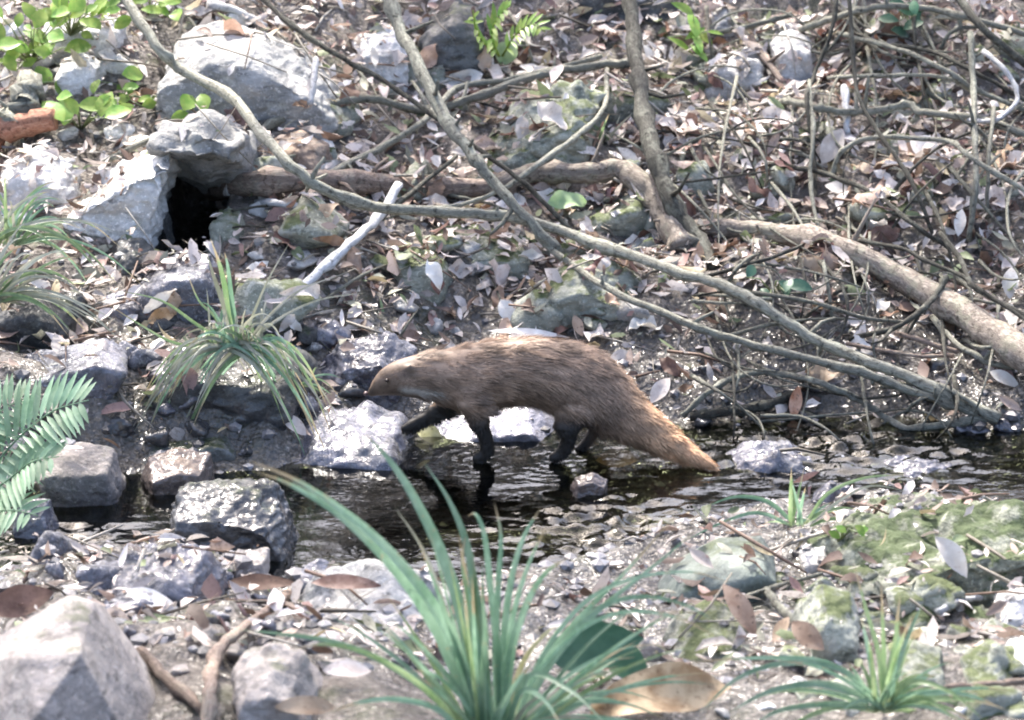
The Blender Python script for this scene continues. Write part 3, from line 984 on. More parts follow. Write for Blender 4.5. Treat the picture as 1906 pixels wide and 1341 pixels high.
for mat, n, lab, grp in LEAFSET:
    k = 0
    while k < n:
        u, v = r_.uniform(250, 1900), r_.uniform(30, 780)
        if u < 900 and r_.random() < .6: continue
        loc, nr = see(u, v)
        if loc.z < .05: continue
        if 265 < u < 400 and 290 < v < 480: continue
        if loc.z - ground_z(loc.x, loc.y) > .07 and r_.random() < .85: continue
        ok = litter_density(loc.x, loc.y)
        if r_.random() > ok: continue
        k += 1
        s = r_.uniform(.04, .1)
        o = link('dead_leaf', LM[mat, r_.randrange(7)], None, loc=loc + nr * .014)
        nn = (nr + Vector((r_.gauss(0, .6), r_.gauss(0, .55), r_.uniform(0, .4)))).normalized()
        o.rotation_mode = 'QUATERNION'
        o.rotation_quaternion = nn.to_track_quat('Z', 'X') @ Vector((1, 0, 0)).rotation_difference(Vector((1, 0, 0)))
        o.rotation_quaternion = o.rotation_quaternion @ Matrix.Rotation(r_.uniform(0, 6.28), 3, 'Z').to_quaternion()
        o.scale = (s, s, s)
        where = 'on the middle of the far bank' if u < 1250 else ('under the right thicket above the thick log' if v < 430 + max(0, u - 1400) * .4 else 'below the thick log at right')
        tag(o, lab + ' ' + where, 'leaf', grp + ' ' + where)


def leaf(label, u, v, Lpx, Wpx, ang, mat, face=.6, lift=.015, curl=.15, fold=.25, name='dead_leaf', cat='leaf', wav=.05, seed=1):
    """single leaf: centre pixel, size in pixels, axis angle in the picture (degrees, 0 = to the right, 90 = up); face 0 = flat on the ground, 1 = towards the camera"""
    loc, nr = see(u, v)
    sc = (loc - CAM).length / FPX
    tc = (CAM - loc).normalized()
    nn = (Vector((0, 0, 1)) * (1 - face) + nr * .3 + tc * face).normalized()
    q = RT - nn * RT.dot(nn); q.normalize()
    w2 = nn.cross(q)
    a = math.radians(ang)
    d = q * math.cos(a) + w2 * math.sin(a)
    L = Lpx * sc; W = Wpx * sc
    p = loc + nn * lift - d * L * .5
    rr = random.Random(seed)
    V, F = leaf_geo(p, d, nn, L, W, curl, fold, 10, .5, wav, rr)
    c, V = recentre(V)
    return tag(link(name, mesh(name, V, F), mat, loc=c), label, cat)


leaf('long white leaf lying on the lower left gravel bar', 285, 1132, 118, 46, -18, 'leaf_white', .5, seed=2)
leaf('yellow green leaf floating in front of the mongoose foreleg', 802, 815, 62, 34, -35, 'leaf_yellow', .7, .02, seed=3)
leaf('small cream leaf floating below the yellow green leaf', 790, 845, 40, 18, -20, 'leaf_pale', .4, .02, seed=4)
leaf('orange and cream leaf beside the blue grey slab', 303, 592, 62, 30, 25, 'leaf_orange', .7, seed=5)
leaf('white jagged leaf on the bank above the mongoose', 808, 520, 58, 30, -65, 'leaf_white', .55, .03, .35, .6, wav=.3, seed=6)
leaf('upright white leaf just above the mongoose back', 945, 588, 50, 34, -60, 'leaf_white', .8, .03, seed=7)
leaf('large spotted brown leaf at the bottom edge', 1230, 1308, 270, 105, 14, 'leaf_ochre', .75, .03, .3, .45, wav=.13, seed=8)
leaf('long white leaf standing in for the highlight line behind the arched mongoose back', 985, 634, 150, 16, -4, 'leaf_white', .6, .03, seed=9)  # thin white strip painted as the highlight along the back
leaf('bright tan leaf standing upright at the right waterline', 1480, 755, 66, 24, 80, 'leaf_orange', .9, .03, seed=10)
leaf('pinkish leaf pointing down in the lower right rubble', 1512, 1195, 84, 42, -48, 'leaf_tan', .7, .03, seed=11)
leaf('thin pinkish leaf left of the pointing pink leaf', 1455, 1190, 68, 24, 62, 'leaf_tan', .7, .03, seed=12)
leaf('small white leaf on the riffle left of the slab', 1235, 983, 46, 16, 8, 'leaf_white', .5, .02, seed=13)
leaf('pale green round leaf below the lichen boulder', 940, 110, 52, 44, 70, 'green_pale', .9, .05, seed=14)
leaf('yellow green round leaf under the crooked root', 1050, 392, 80, 40, 14, 'green_pale', .6, .04, .35, .5, wav=.2, seed=15)
leaf('curled white leaf lying on the broad mossy boulder', 1765, 1055, 92, 40, -52, 'leaf_white', .8, .05, .4, .5, seed=16)
leaf('pale curled leaf above the tail', 1230, 735, 62, 30, 55, 'leaf_pale', .8, .03, seed=17)
leaf('peach leaf standing behind the mongoose rump', 1080, 615, 48, 20, 110, 'leaf_tan', .8, .03, seed=18)
leaf('long brown leaf on the gravel bar', 480, 1105, 150, 36, 12, 'leaf_brown', .6, .03, seed=19)
leaf('reddish brown leaf beside the wide grey rock', 650, 1110, 130, 34, -4, 'leaf_red', .6, .04, seed=20)
leaf('sandy curled leaf under the foreground grass', 645, 1270, 90, 40, 5, 'leaf_pale', .6, .03, seed=21)
leaf('cream leaf on the wet ledge before the snout', 545, 800, 56, 30, -35, 'leaf_pale', .6, .02, seed=22)
leaf('bleached leaf at the right edge under the log', 1868, 718, 62, 26, -32, 'leaf_white', .7, .03, seed=23)
leaf('large bleached leaf on the thicket floor', 1725, 290, 70, 44, -40, 'leaf_white', .8, .04, seed=24)
leaf('standing cream leaf below the big log', 1882, 535, 62, 30, 85, 'leaf_white', .9, .04, seed=25)
leaf('tan wet leaf in the shallows beside the tail', 1150, 862, 84, 40, 5, 'leaf_orange', .6, .02, seed=26)
leaf('brown leaf at the lower left edge above the pyramid stone', 40, 1130, 130, 60, 20, 'leaf_brown', .7, .03, seed=27)
leaf('brown leaf under the lumpy tan stone', 560, 1330, 120, 40, 10, 'leaf_tan', .6, .03, seed=28)
leaf('crumpled pale leaf beside the white block', 1375, 1150, 120, 40, -60, 'leaf_tan', .7, .03, .3, .5, seed=29)
leaf('white leaf lying under the thicket twigs', 1560, 365, 50, 26, -20, 'leaf_white', .6, .03, seed=30)
leaf('pale leaf tilted beside the pale stub', 1545, 285, 80, 40, 60, 'leaf_pale', .9, .05, seed=31)
leaf('white leaf at the far right between thin stems', 1785, 425, 56, 22, 80, 'leaf_white', .8, .04, seed=32)
leaf('tan leaf in the left grass', 22, 425, 70, 30, 100, 'leaf_tan', .9, .12, seed=33)

# ------------------------------------------------------------------ logs and branches
branch('fallen_log', 'reddish broken log lying across the bank below the pale boulder', [(398, 352, .13), (480, 342, .1), (600, 338, .07), (740, 345, .06), (860, 350, .05), (960, 345, .04)], 23, 17, 'bark_red', 'log', sides=14, seed=1, rough=.08, wob=.12)
branch('tree_root', 'crooked reddish root arching down beside the dark sapling', [(930, 345, .05), (1000, 322, .07), (1080, 325, .09), (1150, 316, .10), (1205, 350, .09), (1245, 405, .08), (1275, 470, .03)], 15, 27, 'bark_log', 'root', sides=14, seed=2, rough=.1, wob=.12)
branch('fallen_log', 'thick pinkish grey log sloping down to the right edge', [(1285, 425, .05), (1380, 428, .07), (1480, 440, .09), (1580, 470, .11), (1680, 520, .12), (1790, 585, .13), (1906, 660, .13), (2010, 730, .12)], 15, 29, 'bark_log', 'log', sides=16, seed=3, rough=.07, wob=.1)
branch('long_branch', 'long curved pale stem from the top left corner across to the right waterline', [(215, -30, .35), (290, 85, .38), (345, 132, .40), (440, 190, .42), (520, 290, .40), (620, 363, .34), (720, 387, .28), (860, 397, .22), (960, 407, .2), (1100, 450, .2), (1250, 505, .2), (1340, 528, .18), (1420, 570, .17), (1530, 640, .14), (1680, 697, .10), (1860, 780, .03)], 9, 9, 'bark_pale', sides=10, seed=4)
branch('leaning_sapling', 'slender grey sapling leaning from top centre down to the long stem', [(712, -30, .5), (742, 50, .5), (775, 115, .48), (830, 222, .42), (880, 290, .36), (920, 342, .3), (985, 412, .2), (1040, 465, .16)], 12, 8, 'bark_grey', 'sapling', sides=10, seed=5)
branch('long_branch', 'pale branch running below the long stem towards the right waterline', [(1000, 440, .14), (1060, 490, .15), (1140, 542, .16), (1250, 590, .17), (1340, 625, .16), (1450, 655, .15), (1600, 692, .12), (1720, 735, .08), (1830, 775, .03)], 6, 8, 'bark_pale', sides=10, seed=6)
branch('upright_sapling', 'dark upright sapling beside the crooked root', [(1168, -30, .3), (1180, 60, .28), (1188, 150, .25), (1210, 260, .2), (1245, 370, .14), (1300, 450, .08), (1330, 500, .01)], 13, 15, 'bark_dark', 'sapling', sides=10, seed=7)
branch('stick', 'straight whitish stick slanting from the log to the grass tuft', [(742, 345, .14), (700, 408, .12), (650, 455, .1), (585, 515, .08), (520, 570, .06), (478, 610, .02)], 9, 8, 'bark_white', 'stick', seed=8)
branch('branch', 'pale branch crossing the mossy hump from the boulder side', [(400, 285, .05), (470, 250, .06), (560, 210, .08), (680, 185, .1), (800, 205, .1), (900, 175, .12), (1010, 140, .13), (1110, 122, .12), (1190, 118, .06)], 7, 8, 'bark_pale', seed=9)
branch('branch', 'pale forked branch just above the mossy hump', [(600, 330, .06), (700, 280, .1), (790, 225, .12), (850, 165, .12), (940, 150, .12), (1030, 130, .12), (1120, 105, .08)], 7, 5, 'bark_pale', seed=10)
branch('twig', 'thin dark twig crossing behind the leaning sapling', [(480, -10, .2), (560, 60, .22), (640, 110, .24), (720, 155, .26), (820, 225, .26), (900, 285, .24), (980, 345, .2), (1075, 440, .1)], 5, 4, 'bark_dark', 'twig', seed=11)
branch('twig', 'thin pale twig curving from the mossy hump to the log', [(1130, 130, .1), (1125, 200, .14), (1080, 250, .15), (1010, 300, .15), (930, 355, .15), (860, 380, .12), (780, 395, .08)], 5, 4, 'bark_pale', 'twig', seed=12)
branch('stick', 'dark stick propped from the log up to the right', [(650, 450, .05), (720, 395, .09), (790, 340, .1), (850, 290, .1)], 6, 4, 'bark_dark', 'stick', seed=13)
branch('stick', 'pale stick under the broken log', [(420, 378, .06), (500, 378, .07), (580, 388, .06)], 7, 5, 'bark_white', 'stick', seed=14)
branch('stick', 'dark capped pale stick lying above the boulder', [(390, 8, .03), (440, 22, .05), (495, 50, .05)], 8, 6, 'bark_white', 'stick', seed=15)
branch('stick', 'short upright white stick against the boulder side', [(588, 110, .3), (585, 150, .3), (578, 195, .28)], 6, 6, 'bark_white', 'stick', seed=16)
branch('stick', 'long thin stick lying over the hollow slab', [(190, 305, .06), (270, 265, .1), (340, 235, .12), (425, 215, .1)], 6, 4, 'bark_grey', 'stick', seed=17)
branch('fallen_log', 'broken pale log stub at the left edge', [(20, 240, .08), (45, 200, .12), (55, 150, .14)], 32, 24, 'bark_pale', 'log', sides=14, seed=18)
branch('fallen_log', 'red brown rotten log end at the left edge', [(-40, 255, .08), (20, 240, .1), (102, 222, .1)], 24, 21, 'heartwood', 'log', sides=14, seed=19)
branch('branch', 'grey branch curving at the right waterline below the long branches', [(1270, 775, .02), (1330, 722, .05), (1400, 695, .07), (1460, 698, .08), (1530, 715, .08), (1600, 745, .07), (1645, 775, .06), (1690, 797, .05), (1760, 790, .05), (1850, 778, .02)], 5, 7, 'bark_grey', seed=20)
branch('branch', 'wet black branch lying at the waterline by the tail', [(1285, 775, .02), (1350, 768, .03), (1420, 755, .03), (1480, 735, .02)], 10, 8, 'bark_dark', seed=21)
branch('stick', 'curved brown stick rising from the bottom edge by the lumpy stone', [(385, 1360, .04), (392, 1280, .08), (400, 1225, .1), (445, 1175, .1), (520, 1120, .08), (600, 1068, .06), (680, 1055, .03)], 14, 7, 'bark_red', 'stick', seed=22)
branch('stick', 'straight brown stick beside the pyramid stone', [(262, 1215, .04), (310, 1262, .06), (380, 1325, .04)], 11, 9, 'bark_red', 'stick', seed=23)
branch('twig', 'thin pale twig arching over the gravel bar', [(300, 1000, .03), (350, 990, .04), (400, 1000, .05), (450, 1020, .03)], 3, 3, 'bark_pale', 'twig', seed=24)
branch('stick', 'grey stick leaning in the lower right rubble', [(1425, 1100, .04), (1460, 1140, .06), (1510, 1190, .04)], 8, 7, 'bark_grey', 'stick', seed=25)
branch('twig', 'thin dry stem lying over the near bank rubble', [(1300, 1145, .06), (1420, 1100, .08), (1540, 1065, .1), (1640, 1050, .08)], 4, 3, 'bark_pale', 'twig', seed=26)
branch('stick', 'white bone like stick among the lower right stones', [(1745, 1140, .04), (1790, 1118, .05), (1832, 1112, .03)], 7, 6, 'bark_white', 'stick', seed=27)
branch('stick', 'reddish stick along the bottom right corner', [(1700, 1290, .06), (1780, 1280, .07), (1850, 1275, .06), (1930, 1265, .04)], 7, 7, 'bark_red', 'stick', seed=28)

TH = [
 ([(1316, 64, .1), (1394, 50, .14), (1474, 27, .1)], 6, 'bark_grey', 'grey branch arching over the rounded stone at the top'),
 ([(1490, 55, .1), (1514, 47, .14), (1585, 24, .2), (1652, 12, .22), (1736, 17, .2), (1803, 34, .18), (1930, 70, .1)], 8, 'bark_pale', 'thick pale branch arching along the top of the thicket'),
 ([(1398, 70, .1), (1424, 110, .1), (1460, 155, .06)], 8, 'bark_red', 'short brown stick between the two pale stones'),
 ([(1430, 195, .06), (1480, 190, .1), (1518, 201, .12), (1568, 208, .13), (1635, 205, .13), (1692, 195, .13), (1719, 211, .13), (1820, 221, .12), (1930, 260, .08)], 9, 'bark_pale', 'pale wavy branch running across the middle of the thicket'),
 ([(1548, 330, .04), (1568, 282, .12), (1619, 258, .16), (1702, 258, .18), (1770, 265, .17), (1810, 295, .15), (1930, 370, .1)], 6, 'bark_pale', 'pale hooped stem over the bleached leaf in the thicket'),
 ([(1558, -10, .3), (1545, 67, .28), (1514, 144, .22), (1501, 188, .18), (1514, 269, .08), (1520, 400, .02)], 5, 'bark_dark', 'dark bent upright stem on the left of the thicket'),
 ([(1580, -10, .35), (1588, 117, .3), (1598, 178, .26), (1632, 242, .22), (1686, 319, .16), (1719, 390, .08), (1740, 450, .02)], 5, 'bark_dark', 'dark stem bending down to the right in the thicket'),
 ([(1806, 60, .25), (1811, 150, .22), (1813, 235, .2), (1817, 336, .14), (1803, 450, .04)], 7, 'bark_grey', 'straight grey upright stem in the thicket'),
 ([(1850, 200, .15), (1840, 302, .12), (1837, 403, .04)], 5, 'bark_grey', 'short upright stem right of the straight grey stem'),
 ([(1830, 95, .15), (1880, 144, .18), (1892, 188, .18), (1850, 225, .16), (1800, 222, .1)], 6, 'bark_white', 'whitish hooked stem near the right edge of the thicket'),
 ([(1560, 62, .1), (1588, 70, .14), (1669, 91, .18), (1753, 128, .2), (1817, 168, .18), (1930, 215, .1)], 6, 'bark_grey', 'grey branch slanting down right through the upper thicket'),
 ([(1659, 84, .1), (1736, 97, .15), (1803, 128, .16), (1930, 200, .1)], 5, 'bark_dark', 'dark twig slanting beside the upper grey branch'),
 ([(1430, 306, .03), (1501, 316, .08), (1558, 332, .1), (1635, 366, .12), (1702, 420, .1), (1770, 465, .04)], 6, 'bark_dark', 'dark twig sloping down to the thick pinkish log'),
 ([(1506, 150, .15), (1514, 248, .14), (1508, 336, .1), (1528, 450, .1), (1535, 500, .08), (1551, 600, .02)], 5, 'bark_grey', 'long thin upright stem crossing in front of the log'),
 ([(1571, 161, .12), (1575, 205, .1), (1578, 250, .04)], 8, 'bark_white', 'short pale stub standing in the thicket'),
 ([(1541, 146, .1), (1635, 141, .14), (1753, 144, .14), (1815, 173, .1)], 5, 'bark_pale', 'pale level twig above the wavy branch'),
 ([(1775, -15, .3), (1837, 60, .26), (1930, 135, .15)], 10, 'bark_dark', 'dark thick branch entering at the upper right corner'),
 ([(1750, 90, .1), (1776, 57, .15), (1840, 48, .12)], 5, 'bark_grey', 'small arched twig joining the dark corner branch'),
 ([(1290, 522, .06), (1434, 480, .12), (1500, 455, .15), (1561, 447, .17), (1669, 460, .18), (1719, 484, .2), (1790, 514, .24), (1817, 534, .24), (1930, 610, .2)], 5, 'bark_dark', 'thin dark twig arching over the thick pinkish log'),
 ([(1750, 435, .18), (1786, 480, .22), (1803, 520, .25), (1820, 540, .24), (1930, 600, .2)], 6, 'bark_dark', 'dark forked twig in front of the log near the right edge'),
 ([(1762, 515, .22), (1743, 547, .2), (1716, 578, .16), (1662, 611, .1), (1580, 632, .04)], 7, 'bark_dark', 'dark curved branch falling in front of the log'),
 ([(1735, 590, .05), (1770, 631, .08), (1810, 658, .08), (1850, 678, .07), (1930, 688, .03)], 7, 'bark_pale', 'pale curved branch under the log at the right edge'),
 ([(1575, 640, .06), (1700, 662, .08), (1775, 662, .06)], 5, 'bark_red', 'reddish stick lying between the long branches and the log'),
 ([(1665, 620, .06), (1730, 640, .07), (1785, 655, .05)], 6, 'bark_red', 'short reddish stick with a cut end under the log'),
 ([(1330, 530, .1), (1440, 590, .12), (1520, 630, .1)], 6, 'bark_grey', 'grey stick running under the long pale stem'),
 ([(1400, 545, .1), (1500, 560, .12), (1600, 590, .1), (1680, 600, .06)], 5, 'bark_grey', 'grey twig between the long stem and the log'),
 ([(1640, 720, .05), (1740, 715, .08), (1800, 745, .08), (1850, 790, .02)], 6, 'bark_pale', 'pale stick looping down to the waterline at right'),
]
for i, (pts, r, mt, lab) in enumerate(TH):
    branch('twig', lab, pts, r * .8, r * .7, mt, 'twig', 'bare stems and twigs of the right thicket', 7, 200 + i)
# indistinct thin twigs of the tangle
for i in range(120):
    u, v = (r_.uniform(1290, 1900), r_.uniform(10, 560)) if i < 75 else (r_.uniform(1330, 1900), r_.uniform(480, 800))
    a = r_.choice([r_.gauss(.45, .35), r_.gauss(-.25, .4), r_.gauss(1.45, .3)])
    L = r_.uniform(80, 330)
    pts = []
    bend = r_.uniform(-1.1, 1.1)
    for k in range(4):
        t = k / 3 - .5
        aa = a + bend * t
        pts.append((u + math.cos(aa) * L * t, v + math.sin(aa) * L * t, .03 + .12 * math.sin(math.pi * k / 3) * r_.random() + .02 * r_.random()))
    wh = 'above the thick log' if i < 75 else 'below the thick log'
    branch('twig', 'hair thin bare twig in the right tangle ' + wh, pts, r_.uniform(1.8, 4.6), 1.4, r_.choice(['bark_grey', 'bark_dark', 'bark_pale', 'bark_pale']), 'twig', 'hair thin twigs of the right tangle ' + wh, 5, 400 + i)
for i in range(26):
    u, v = r_.uniform(380, 1250), r_.uniform(20, 600)
    a = r_.choice([r_.gauss(-.4, .3), r_.gauss(.6, .4)])
    L = r_.uniform(70, 220)
    pts = [(u + math.cos(a + .2 * t) * L * t, v + math.sin(a + .2 * t) * L * t, .02 + .05 * (1 - abs(2 * t))) for t in (-.5, -.17, .17, .5)]
    branch('twig', 'thin bare twig lying on the middle of the far bank', pts, r_.uniform(2, 4), 1.6, r_.choice(['bark_grey', 'bark_dark', 'bark_pale']), 'twig', 'thin twigs on the middle of the far bank', 5, 500 + i)


# ------------------------------------------------------------------ grasses
def tuft(label, base_px, blades, world=None, cat='grass tuft', name='grass_tuft', lift=0.0):
    """blades: (pixel polyline from base to tip, width px, material, depth drift at the tip)"""
    b0 = see(*base_px)[0] if base_px[1] < 1500 else hit(*base_px)
    b0 = b0 - ray(*base_px).normalized() * lift
    root = empty(name, b0)
    tag(root, label, cat)
    for i, (pl, wpx, mt, dr) in enumerate(blades):
        n = len(pl)
        W = [at_y(u, v, b0.y + dr * (k / (n - 1))) for k, (u, v) in enumerate(pl)]
        path = [Vector(p) - b0 for p in catmull(W, 4)]
        sc = (b0 - CAM).length / FPX
        rr = random.Random(i)
        nrm = (Vector((rr.uniform(-.5, .5), -1, rr.uniform(.2, .9)))).normalized()
        V, F = blade_geo(path, wpx * sc * .78, i, nrm)
        bme = mesh('blade', V, F)
        at_ = bme.attributes.new('along', 'FLOAT', 'POINT')
        at_.data.foreach_set('value', [(k // 3) / (len(path) - 1) for k in range(len(V))])
        link('blade', bme, mt, root)
    return root


def fan(base, n, seed, lens, angs, mats, wpx=(7, 12), droop=(.3, .9), drift=.15, spread=18):
    """random arching blades round a base pixel: angs = (lo, hi) degrees in the picture"""
    rr = random.Random(seed)
    out = []
    for i in range(n):
        a = math.radians(rr.uniform(*angs)); L = rr.uniform(*lens); dp = rr.uniform(*droop)
        bu, bvv = base[0] + rr.uniform(-spread, spread), base[1] + rr.uniform(-4, 6)
        pl = []
        for k in range(5):
            t = k / 4
            pl.append((bu + math.cos(a) * L * t, bvv - math.sin(a) * L * t + dp * L * t * t * (.4 + .6 * abs(math.cos(a)))))
        out.append((pl, rr.uniform(*wpx), rr.choice(mats), rr.uniform(-drift, drift)))
    return out


GB, GM_, GD = 'grass_blue', 'grass_mid', 'grass_dry'
fg = [
 ([(905, 1400), (870, 1270), (830, 1170), (770, 1080), (680, 985), (560, 900), (462, 858)], 30, GB, -.15),
 ([(895, 1400), (855, 1260), (800, 1150), (735, 1060), (640, 965), (545, 905), (480, 880)], 27, GB, -.05),
 ([(912, 1400), (880, 1250), (850, 1120), (815, 1020), (765, 920), (722, 855), (680, 808)], 33, GB, .1),
 ([(920, 1400), (905, 1250), (888, 1120), (868, 1010), (835, 930), (790, 862)], 23, GB, .15),
 ([(880, 1400), (850, 1220), (815, 1090), (780, 1010), (735, 945)], 12, GD, .05),
 ([(930, 1400), (925, 1220), (912, 1090), (902, 1000), (886, 958), (870, 962)], 16, GB, .08),
 ([(925, 1400), (922, 1220), (926, 1100), (932, 1000), (920, 935)], 17, GB, .12),
 ([(930, 1400), (935, 1230), (950, 1090), (975, 1000), (1008, 944)], 18, GB, .05),
 ([(935, 1400), (942, 1240), (958, 1140), (985, 1050), (1018, 978)], 17, GB, -.06),
 ([(940, 1400), (950, 1230), (978, 1130), (1015, 1068), (1062, 1036)], 19, GB, -.1),
 ([(950, 1390), (985, 1280), (1060, 1170), (1160, 1070), (1262, 955)], 15, GB, .1),
 ([(955, 1390), (1010, 1260), (1100, 1150), (1210, 1060), (1318, 970)], 15, GB, .05),
 ([(955, 1390), (1010, 1250), (1090, 1150), (1180, 1112), (1270, 1125), (1350, 1168)], 15, GB, -.1),
 ([(950, 1390), (990, 1270), (1070, 1180), (1160, 1140), (1260, 1150), (1340, 1190)], 12, GB, -.15),
 ([(950, 1390), (1000, 1240), (1080, 1130), (1170, 1080), (1280, 1065), (1360, 1085)], 12, GB, .1),
 ([(880, 1390), (810, 1300), (720, 1235), (620, 1195), (520, 1180), (440, 1172)], 17, GB, -.1),
 ([(885, 1390), (800, 1290), (700, 1225), (610, 1200), (540, 1210)], 13, GM_, -.2),
 ([(885, 1400), (820, 1325), (740, 1303), (670, 1308), (610, 1328)], 15, GB, -.2),
 ([(930, 1390), (970, 1290), (1010, 1300), (1045, 1350)], 15, GB, -.2),
 ([(935, 1390), (980, 1260), (1060, 1285), (1130, 1350)], 16, GB, -.2),
 ([(900, 1390), (890, 1230), (870, 1110), (860, 1040), (870, 985)], 15, GM_, .1),
 ([(905, 1400), (900, 1280), (905, 1180), (895, 1090)], 22, GB, -.1),
 ([(890, 1400), (860, 1290), (820, 1200), (790, 1130), (740, 1070)], 22, GB, .02),
 ([(935, 1390), (950, 1300), (975, 1230), (1015, 1180), (1040, 1165)], 14, 'leaf_yellow', 0),
]
fg += fan((915, 1380), 18, 5, (160, 330), (20, 160), [GB, GB, GM_], (9, 15), (.2, .8), .2)
fg += fan((920, 1385), 9, 8, (150, 360), (15, 165), [GD], (7, 12), (.4, 1.0), .2, 30)
fg += fan((960, 1370), 26, 6, (260, 480), (12, 60), [GB, GB, GM_], (8, 13), (.25, .75), .25, 30)
fg += fan((905, 1385), 16, 7, (300, 480), (85, 135), [GB, GB, GM_], (10, 17), (.05, .35), .25, 22)
tuft('big blue green grass tuft rising from the bottom centre', (915, 1400), fg)

rt = [([(1640, 1300), (1635, 1220), (1610, 1130), (1588, 1045)], 13, GM_, .05), ([(1645, 1300), (1645, 1200), (1640, 1085)], 13, GM_, 0),
      ([(1630, 1300), (1560, 1245), (1460, 1235), (1370, 1265), (1300, 1330)], 16, GB, -.1), ([(1635, 1310), (1540, 1275), (1440, 1285), (1350, 1330)], 18, GB, -.15),
      ([(1640, 1320), (1560, 1310), (1460, 1320), (1400, 1350)], 16, GB, -.2), ([(1630, 1300), (1540, 1235), (1420, 1225), (1290, 1232)], 13, GB, .05),
      ([(1650, 1310), (1700, 1270), (1770, 1290), (1830, 1340)], 14, GM_, -.1), ([(1660, 1310), (1720, 1300), (1790, 1345)], 14, GM_, -.15)]
rt += fan((1645, 1320), 34, 9, (120, 290), (10, 170), [GB, GM_], (8, 14), (.3, .9), .15)
tuft('arching grass tuft at the lower right', (1645, 1345), rt)
tuft('small bright grass tuft on the bank above the slab', (1490, 985), fan((1490, 978), 9, 12, (60, 130), (25, 165), [GM_, GM_, GB], (7, 12), (.1, .5), .1) + [
    ([(1500, 975), (1540, 920), (1610, 890), (1690, 884)], 9, GM_, 0), ([(1480, 978), (1430, 935), (1370, 925), (1310, 945)], 11, GB, 0), ([(1475, 980), (1410, 955), (1340, 975), (1270, 1010)], 9, GB, -.05),
    ([(1510, 975), (1560, 935), (1620, 905), (1690, 915)], 7, GD, .05)])
lt = [([(440, 645), (425, 570), (410, 500), (392, 445)], 16, GM_, 0), ([(435, 645), (418, 570), (400, 520), (385, 470)], 14, 'grass_dry', .03), ([(445, 645), (432, 570), (424, 500), (418, 470)], 13, GB, 0),
      ([(425, 645), (360, 600), (300, 560), (215, 540)], 8, GM_, 0), ([(420, 650), (330, 640), (270, 610), (190, 560)], 7, GM_, 0),
      ([(450, 645), (470, 590), (500, 520), (540, 450)], 7, GD, 0), ([(455, 645), (500, 590), (560, 540), (640, 510)], 8, GD, 0), ([(455, 650), (510, 600), (590, 560), (680, 545)], 7, GD, .05),
      ([(430, 640), (400, 590), (370, 560), (345, 500)], 7, GM_, .05)]
lt += fan((440, 648), 120, 21, (70, 200), (-10, 190), [GM_, GD, GD, GB], (5, 10), (.8, 1.8), .07, 50)
tuft('tuft with upright green blades and drooping dry ones on the left rock', (440, 668), lt, lift=.1)
tuft('drooping grass tuft at the left edge', (10, 470), fan((5, 455), 30, 31, (130, 290), (20, 110), [GM_, GB, GD], (6, 11), (.5, 1.1), .1, 30), lift=.22)
tuft('pale arching grass tuft below the left edge tuft', (-10, 570), fan((-10, 560), 30, 32, (140, 280), (15, 75), [GD, GM_, GD], (6, 10), (.5, 1.0), .1, 25), lift=.2)
tuft('wispy grass tuft left of the dark upright sapling', (1190, 270), fan((1130, 265), 7, 33, (40, 90), (40, 140), [GM_, GD], (4, 7), (.1, .5), .08, 20))
tuft('thin grass tuft at the foot of the grass rock', (560, 720), fan((560, 715), 9, 34, (40, 110), (0, 150), [GM_, GB], (4, 7), (.5, 1.2), .08, 20))
tuft('small grass sprig on the bank behind the mongoose head', (720, 590), fan((700, 600), 7, 35, (40, 90), (20, 160), [GM_], (4, 7), (.4, 1.0), .08, 20))


# ------------------------------------------------------------------ ferns and leafy plants
def fern(label, base_px, fronds, mat, lift=.1):
    b0 = see(*base_px)[0]
    root = empty('fern', b0); tag(root, label, 'fern')
    for pl, Lpx, wpx, npair, dr in fronds:
        n = len(pl)
        Y0 = b0.y - lift
        W = [at_y(u, v, Y0 + dr * k / (n - 1)) for k, (u, v) in enumerate(pl)]
        path = [Vector(p) - b0 for p in catmull(W, 5)]
        sc = (b0 - CAM).length / FPX
        V, F, UV = tube_geo(path, [2.2 * sc * (1 - .6 * i / len(path)) for i in range(len(path))], 5, 1)
        fr = link('frond', mesh('frond', V, F), mat, root)
        rr = random.Random(len(pl) + npair)
        for k in range(npair):
            t = .12 + .86 * k / npair
            x = t * (len(path) - 1); i = int(x)
            p = path[i].lerp(path[min(i + 1, len(path) - 1)], x - i)
            tg = (path[min(i + 1, len(path) - 1)] - path[max(i - 1, 0)]).normalized()
            tc = Vector((rr.uniform(-.2, .2), -.55, .8)).normalized()
            side = tg.cross(tc).normalized()
            L = Lpx * sc * (math.sin(math.pi * (.25 + .7 * t)) ** .7) * rr.uniform(.88, 1.1)
            for s in (-1, 1):
                d = (side * s + tg * .55 + Vector((0, 0, -.12))).normalized()
                v, f = leaf_geo(p, d, tc, L, wpx * sc, .12, .3, 5, .4, 0, rr)
                link('leaflet', mesh('leaflet', v, f), mat, fr)
    return root


fern('pale green fern at the left edge above the square stone', (20, 960), [
    ([(-70, 960), (-20, 880), (40, 810), (100, 765), (165, 745)], 115, 12, 18, -.08),
    ([(-70, 980), (-30, 930), (20, 890), (60, 860), (110, 850)], 95, 11, 15, -.15),
    ([(-80, 860), (-40, 800), (10, 760), (60, 735)], 85, 10, 13, .03),
    ([(-70, 1000), (-30, 960), (20, 950), (70, 960)], 75, 10, 11, -.2)], 'fern')
fern('yellow green fern beside the lichen boulder', (940, 100), [
    ([(930, 105), (915, 70), (925, 35), (950, 10)], 42, 9, 9, -.1), ([(935, 105), (960, 65), (990, 45), (1015, 60)], 36, 8, 8, -.1), ([(930, 105), (900, 80), (885, 50), (880, 20)], 30, 8, 7, -.1)], 'green_leaf', .08)


